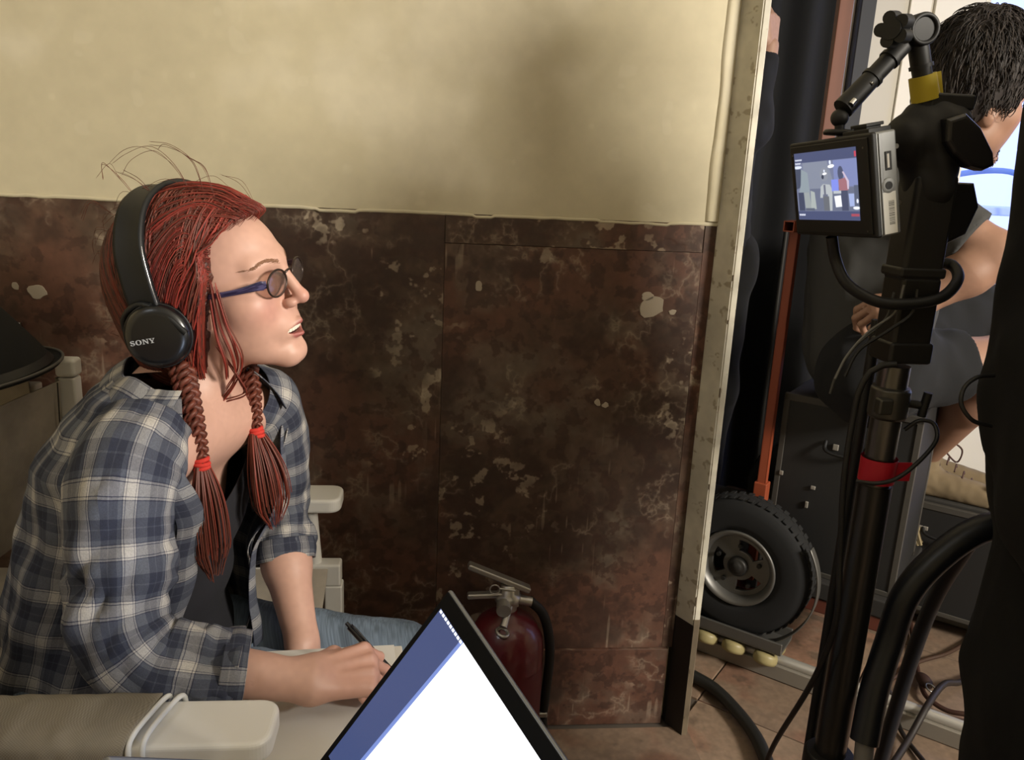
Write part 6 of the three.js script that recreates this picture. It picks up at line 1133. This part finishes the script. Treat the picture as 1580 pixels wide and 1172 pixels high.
  for (const [a, near] of [[anR, true], [anL, false]]) {
    const f = nrm([0.766, 0, 0.643]), h = add(a, [-0.02, -0.075, 0.01]), t = add(h, f, 0.19);
    const up = part(man, 'shoe', mesher((p) => { let d = capsule(p, add(h, [0, 0.01, 0]), add(t, [0, -0.004, 0]), 0.046, 0.036); d = smin(d, capsule(p, add(h, [0, 0.015, 0]), add(a, [0.0, 0.035, 0]), 0.048, 0.052), 0.03); return smax(d, h[1] - 0.028 - p[1], 0.008) + 0.003 * (noise3(p[0] * 60, p[1] * 60, p[2] * 60) - 0.5); }, [Math.min(h[0], t[0]) - 0.08, h[1] - 0.05, Math.min(h[2], t[2]) - 0.08], [Math.max(h[0], t[0]) + 0.08, a[1] + 0.1, Math.max(h[2], t[2]) + 0.08], 0.005), suede, 'tan suede boot');
    part(up, 'sole', bonesMesh([[add(h, [0, -0.032, 0]), add(t, [0, -0.034, 0]), 0.046, 0.04]], 0.01, 0.006, null, 0, 1, 0.012, (p) => Math.abs(p[1] - (h[1] - 0.036)) - 0.01), soleM);
    if (near) { const laces = []; for (let k = 0; k < 5; k++) { const c = add(add(a, f, 0.045 + k * 0.022), [0, 0.012 - k * 0.016, 0]); laces.push(tube([add(c, DN, -0.022), add(c, [0, 0.014, 0]), add(c, DN, 0.03)], 0.0022, 12, 6)); } const c = add(add(a, f, 0.05), [0, 0.03, 0]); laces.push(tube([c, add(add(c, DN, 0.03), [0.02, 0.03, 0]), add(add(c, DN, 0.04), [0.06, 0.01, 0]), add(add(c, DN, 0.03), [0.05, -0.03, 0]), c], 0.0026, 30, 6)); part(up, 'laces', merge(laces), std({ color: '#4a3430', roughness: 0.9 })); }
  }
}
{ // the person in black who stands at the edge of the frame
  const per = thing('person', 'person all in black standing at the right edge', 'person');
  const SK = [0.40, 0.22, 0.15], M = headFrame(10, -4, 0), o = [0.985, 1.60, 0.76], hm = frameMat(M, o, 1.0), C = [0.93, 1.42, 0.77];
  const nb = [0.945, 1.45, 0.77], d = sub(nb, o), nl = [dot3(d, M[0]), dot3(d, M[1]), dot3(d, M[2])];
  const head = mesher((q) => smin(headField(q), capsule(q, nl, [0, -0.05, -0.015], 0.06, 0.055), 0.03), [-0.1, -0.22, -0.12], [0.1, 0.145, 0.14], 0.004, headColor(SK, [0.3, 0.12, 0.1], [0.4, 0.18, 0.13])); head.applyMatrix4(hm);
  const wr1 = [1.2, 1.06, 0.94], wr2 = [1.2, 1.06, 0.66]; const h1 = handBones(wr1, [0.9, 0.1, -0.2], [0, 1, 0.1], 1, [1, 1.1, 1.2, 1.2]), h2 = handBones(wr2, [0.9, 0.1, 0.2], [0, 1, 0.1], -1, [1, 1.1, 1.2, 1.2]);
  const hands = [h1, h2].map((h) => { const f = handField(h), [lo, hi] = bounds(h, 0.012); return mesher(f, lo, hi, 0.004, darkSkin(SK)); });
  part(per, 'body', mergeSkin([head, ...hands, bonesMesh([[wr1, [1.0, 1.05, 0.97], 0.03, 0.04], [wr2, [1.0, 1.05, 0.6], 0.03, 0.04], [nb, [0.9, 0.9, 0.78], 0.1, 0.12]], 0.02, 0.01, darkSkin(SK))]), skinMat());
  const jac = [[[0.865, 1.02, 0.71], [0.875, 1.36, 0.66], 0.15, 0.14], [[0.88, 1.02, 0.87], [0.885, 1.36, 0.84], 0.15, 0.135], [[0.87, 0.9, 0.79], [0.86, 1.05, 0.79], 0.165, 0.155], [[0.88, 1.405, 0.58], [0.89, 1.405, 0.92], 0.085, 0.085], [nb, [0.93, 1.36, 0.78], 0.075, 0.12],
    [[0.91, 1.39, 0.93], [0.95, 1.12, 0.96], 0.075, 0.064], [[0.95, 1.12, 0.96], wr1, 0.062, 0.05], [[0.92, 1.39, 0.59], [0.94, 1.12, 0.56], 0.078, 0.066], [[0.94, 1.12, 0.56], wr2, 0.064, 0.05]];
  part(per, 'jacket', bonesMesh(jac, 0.05, 0.009, null, 0.018, 20, 0.03, (p) => dot3(sub(p, wr1), [1, 0, 0]) - 0.0), blackCloth);
  const tr = [[[0.89, 0.94, 0.72], [0.85, 0.62, 0.74], 0.13, 0.105], [[0.85, 0.62, 0.74], [0.86, 0.09, 0.76], 0.104, 0.085], [[0.90, 0.94, 0.87], [0.865, 0.62, 0.88], 0.13, 0.105], [[0.865, 0.62, 0.88], [0.87, 0.09, 0.93], 0.104, 0.085], [[0.895, 0.93, 0.72], [0.9, 0.93, 0.87], 0.145, 0.145]];
  part(per, 'trousers', bonesMesh(tr, 0.05, 0.009, null, 0.02, 18, 0.03, (p) => 0.05 - p[1]), blackCloth);
  for (const z of [0.76, 0.93]) part(per, 'shoe', mesher((p) => smax(smin(capsule(p, [0.86, 0.05, z], [1.03, 0.036, z], 0.045, 0.038), capsule(p, [0.87, 0.11, z], [0.87, 0.05, z], 0.046, 0.047), 0.03), 0.002 - p[1], 0.006), [0.79, -0.01, z - 0.07], [1.09, 0.18, z + 0.07], 0.006), blackCloth);
  part(per, 'hair', hairMesh(hm, (q) => Math.max(q[2] - (q[1] > 0.07 ? 0.09 : -0.005), -0.09 - q[1]), [0, 0.04, -0.02], [0.092, 0.115, 0.11], [[0.02, 0.014, 0.012]], 200, 0.05), std({ vertexColors: true, roughness: 0.5 }));
}
{ // the person half hidden behind the door frame, hand raised to the face
  const per = thing('person', 'person in dark clothes behind the door frame with a raised hand', 'person');
  const SK = [0.42, 0.25, 0.18], M = headFrame(-40, -5, 0), o = [0.90, 1.74, -1.0], hm = frameMat(M, o, 1.0), nb = [0.90, 1.6, -1.03], d = sub(nb, o), nl = [dot3(d, M[0]), dot3(d, M[1]), dot3(d, M[2])];
  const head = mesher((q) => smin(headField(q), capsule(q, nl, [0, -0.05, -0.015], 0.06, 0.055), 0.03), [-0.1, -0.22, -0.12], [0.1, 0.145, 0.14], 0.004, headColor(SK, [0.3, 0.12, 0.1], [0.42, 0.2, 0.15])); head.applyMatrix4(hm);
  const wr = [1.035, 1.70, -0.95], el = [0.995, 1.44, -0.93], shd = [1.0, 1.53, -1.05], wl = [0.72, 1.02, -0.9], ell = [0.7, 1.27, -1.02], shl = [0.76, 1.53, -1.03];
  const h1 = handBones(wr, [-0.1, 0.95, 0.05], [0.55, 0.1, 0.75], -1, [0.9, 0.8, 1.0, 1.2], 1, 0.2), h2 = handBones(wl, [0.1, -0.9, 0.2], [-0.7, 0.1, 0.6], 1, [0.6, 0.6, 0.7, 0.7]);
  const hands = [h1, h2].map((h) => { const f = handField(h), [lo, hi] = bounds(h, 0.012); return mesher(f, lo, hi, 0.004, darkSkin(SK)); });
  part(per, 'body', mergeSkin([head, ...hands, bonesMesh([[wr, mix3(wr, el, 0.4), 0.029, 0.04], [wl, mix3(wl, ell, 0.4), 0.029, 0.04], [nb, [0.9, 1.2, -1.03], 0.1, 0.1]], 0.02, 0.01, darkSkin(SK))]), skinMat());
  part(per, 'jacket', bonesMesh([[[0.9, 1.05, -1.03], [0.9, 1.42, -1.03], 0.16, 0.15], [shd, shl, 0.075, 0.075], [shd, el, 0.07, 0.058], [el, mix3(el, wr, 0.82), 0.056, 0.042], [shl, ell, 0.07, 0.058], [ell, wl, 0.056, 0.042], [nb, [0.9, 1.5, -1.03], 0.075, 0.12]], 0.05, 0.009, null, 0.016, 22, 0.03), std({ color: '#17181d', roughness: 0.95, bumpMap: clothBump, bumpScale: 0.0008 }));
  part(per, 'trousers', bonesMesh([[[0.83, 1.0, -1.03], [0.83, 0.52, -1.02], 0.12, 0.09], [[0.83, 0.52, -1.02], [0.83, 0.09, -1.04], 0.088, 0.07], [[0.98, 1.0, -1.03], [0.99, 0.52, -1.02], 0.12, 0.09], [[0.99, 0.52, -1.02], [0.99, 0.09, -1.04], 0.088, 0.07], [[0.84, 0.98, -1.03], [0.97, 0.98, -1.03], 0.13, 0.13]], 0.05, 0.01, null, 0.016, 20, 0.03, (p) => 0.05 - p[1]), blackCloth);
  for (const x of [0.83, 0.99]) part(per, 'shoe', mesher((p) => smax(smin(capsule(p, [x, 0.05, -1.05], [x + 0.03, 0.036, -0.88], 0.044, 0.037), capsule(p, [x, 0.1, -1.04], [x, 0.05, -1.04], 0.045, 0.046), 0.03), 0.002 - p[1], 0.006), [x - 0.08, -0.01, -1.13], [x + 0.12, 0.17, -0.82], 0.007), blackCloth);
  part(per, 'hair', hairMesh(hm, (q) => Math.max(q[2] - (q[1] > 0.07 ? 0.09 : -0.005), -0.09 - q[1]), [0, 0.04, -0.02], [0.09, 0.112, 0.108], [[0.03, 0.02, 0.015]], 200, 0.05), std({ vertexColors: true, roughness: 0.5 }));
  per.position.set(0.045, 0, -0.17);
}
{ // the crew member who works on the laptop, seated beside the camera and outside the picture
  const per = thing('person', 'seated crew member with the laptop beside the camera', 'person');
  const SK = [0.42, 0.25, 0.18], M = headFrame(200, -10, 0), o = [1.0, 1.32, 1.42], hm = frameMat(M, o, 1.0), nb = [1.03, 1.18, 1.42], d = sub(nb, o), nl = [dot3(d, M[0]), dot3(d, M[1]), dot3(d, M[2])];
  const head = mesher((q) => smin(headField(q), capsule(q, nl, [0, -0.05, -0.015], 0.06, 0.055), 0.03), [-0.1, -0.22, -0.12], [0.1, 0.145, 0.14], 0.005, headColor(SK, [0.3, 0.12, 0.1], [0.42, 0.2, 0.15])); head.applyMatrix4(hm);
  const w1 = [0.74, 0.74, 1.62], w2 = [0.74, 0.74, 1.24]; const hands = [handBones(w1, [-0.9, -0.1, -0.2], [0, 1, 0], -1), handBones(w2, [-0.9, -0.1, 0.2], [0, 1, 0], 1)].map((h) => { const f = handField(h), [lo, hi] = bounds(h, 0.012); return mesher(f, lo, hi, 0.005, darkSkin(SK)); });
  part(per, 'body', mergeSkin([head, ...hands, bonesMesh([[nb, [1.05, 0.6, 1.42], 0.09, 0.1], [w1, [0.84, 0.74, 1.66], 0.03, 0.038], [w2, [0.84, 0.74, 1.2], 0.03, 0.038]], 0.02, 0.012, darkSkin(SK))]), skinMat());
  part(per, 'jacket', bonesMesh([[[1.05, 0.6, 1.42], [1.04, 1.0, 1.42], 0.17, 0.17], [[1.03, 1.12, 1.22], [1.03, 1.12, 1.62], 0.08, 0.08], [[1.03, 1.12, 1.64], [1.0, 0.82, 1.7], 0.07, 0.06], [[1.0, 0.82, 1.7], [0.8, 0.74, 1.64], 0.058, 0.045], [[1.03, 1.12, 1.2], [1.0, 0.82, 1.15], 0.07, 0.06], [[1.0, 0.82, 1.15], [0.8, 0.74, 1.22], 0.058, 0.045], [nb, [1.04, 1.1, 1.42], 0.07, 0.12]], 0.05, 0.012, null, 0.016, 22, 0.03), blackCloth);
  part(per, 'trousers', bonesMesh([[[1.05, 0.52, 1.34], [0.66, 0.5, 1.3], 0.1, 0.075], [[0.66, 0.5, 1.3], [0.64, 0.09, 1.3], 0.07, 0.06], [[1.05, 0.52, 1.5], [0.66, 0.5, 1.56], 0.1, 0.075], [[0.66, 0.5, 1.56], [0.64, 0.09, 1.56], 0.07, 0.06], [[1.06, 0.53, 1.34], [1.06, 0.53, 1.5], 0.11, 0.11]], 0.04, 0.012, null, 0.014, 20, 0.03, (p) => 0.05 - p[1]), blackCloth);
  for (const z of [1.3, 1.56]) part(per, 'shoe', mesher((p) => smax(smin(capsule(p, [0.64, 0.05, z], [0.48, 0.036, z], 0.044, 0.037), capsule(p, [0.64, 0.1, z], [0.64, 0.05, z], 0.045, 0.046), 0.03), 0.002 - p[1], 0.006), [0.42, -0.01, z - 0.08], [0.72, 0.17, z + 0.08], 0.008), blackCloth);
  part(per, 'hair', hairMesh(hm, (q) => Math.max(q[2] - (q[1] > 0.07 ? 0.09 : -0.005), -0.09 - q[1]), [0, 0.04, -0.02], [0.09, 0.112, 0.108], [[0.05, 0.03, 0.02]], 150, 0.05), std({ vertexColors: true, roughness: 0.5 }));
  per.position.z = 0.16; const st = thing('stool', 'dark stool under the crew member with the laptop', 'stool'); part(st, 'seat', lathe([[0, 0.40], [0.17, 0.40], [0.175, 0.41], [0.17, 0.425], [0, 0.425]], 32).translate(1.06, 0, 1.42), darkSteel); for (let k = 0; k < 4; k++) { const a = k * 1.5708 + 0.785; part(st, 'leg', rod([1.06 + 0.13 * Math.cos(a), 0.4, 1.42 + 0.13 * Math.sin(a)], [1.06 + 0.19 * Math.cos(a), 0, 1.42 + 0.19 * Math.sin(a)], 0.012), darkSteel); } st.position.z = 0.16;
}

renderer.render(scene, camera);
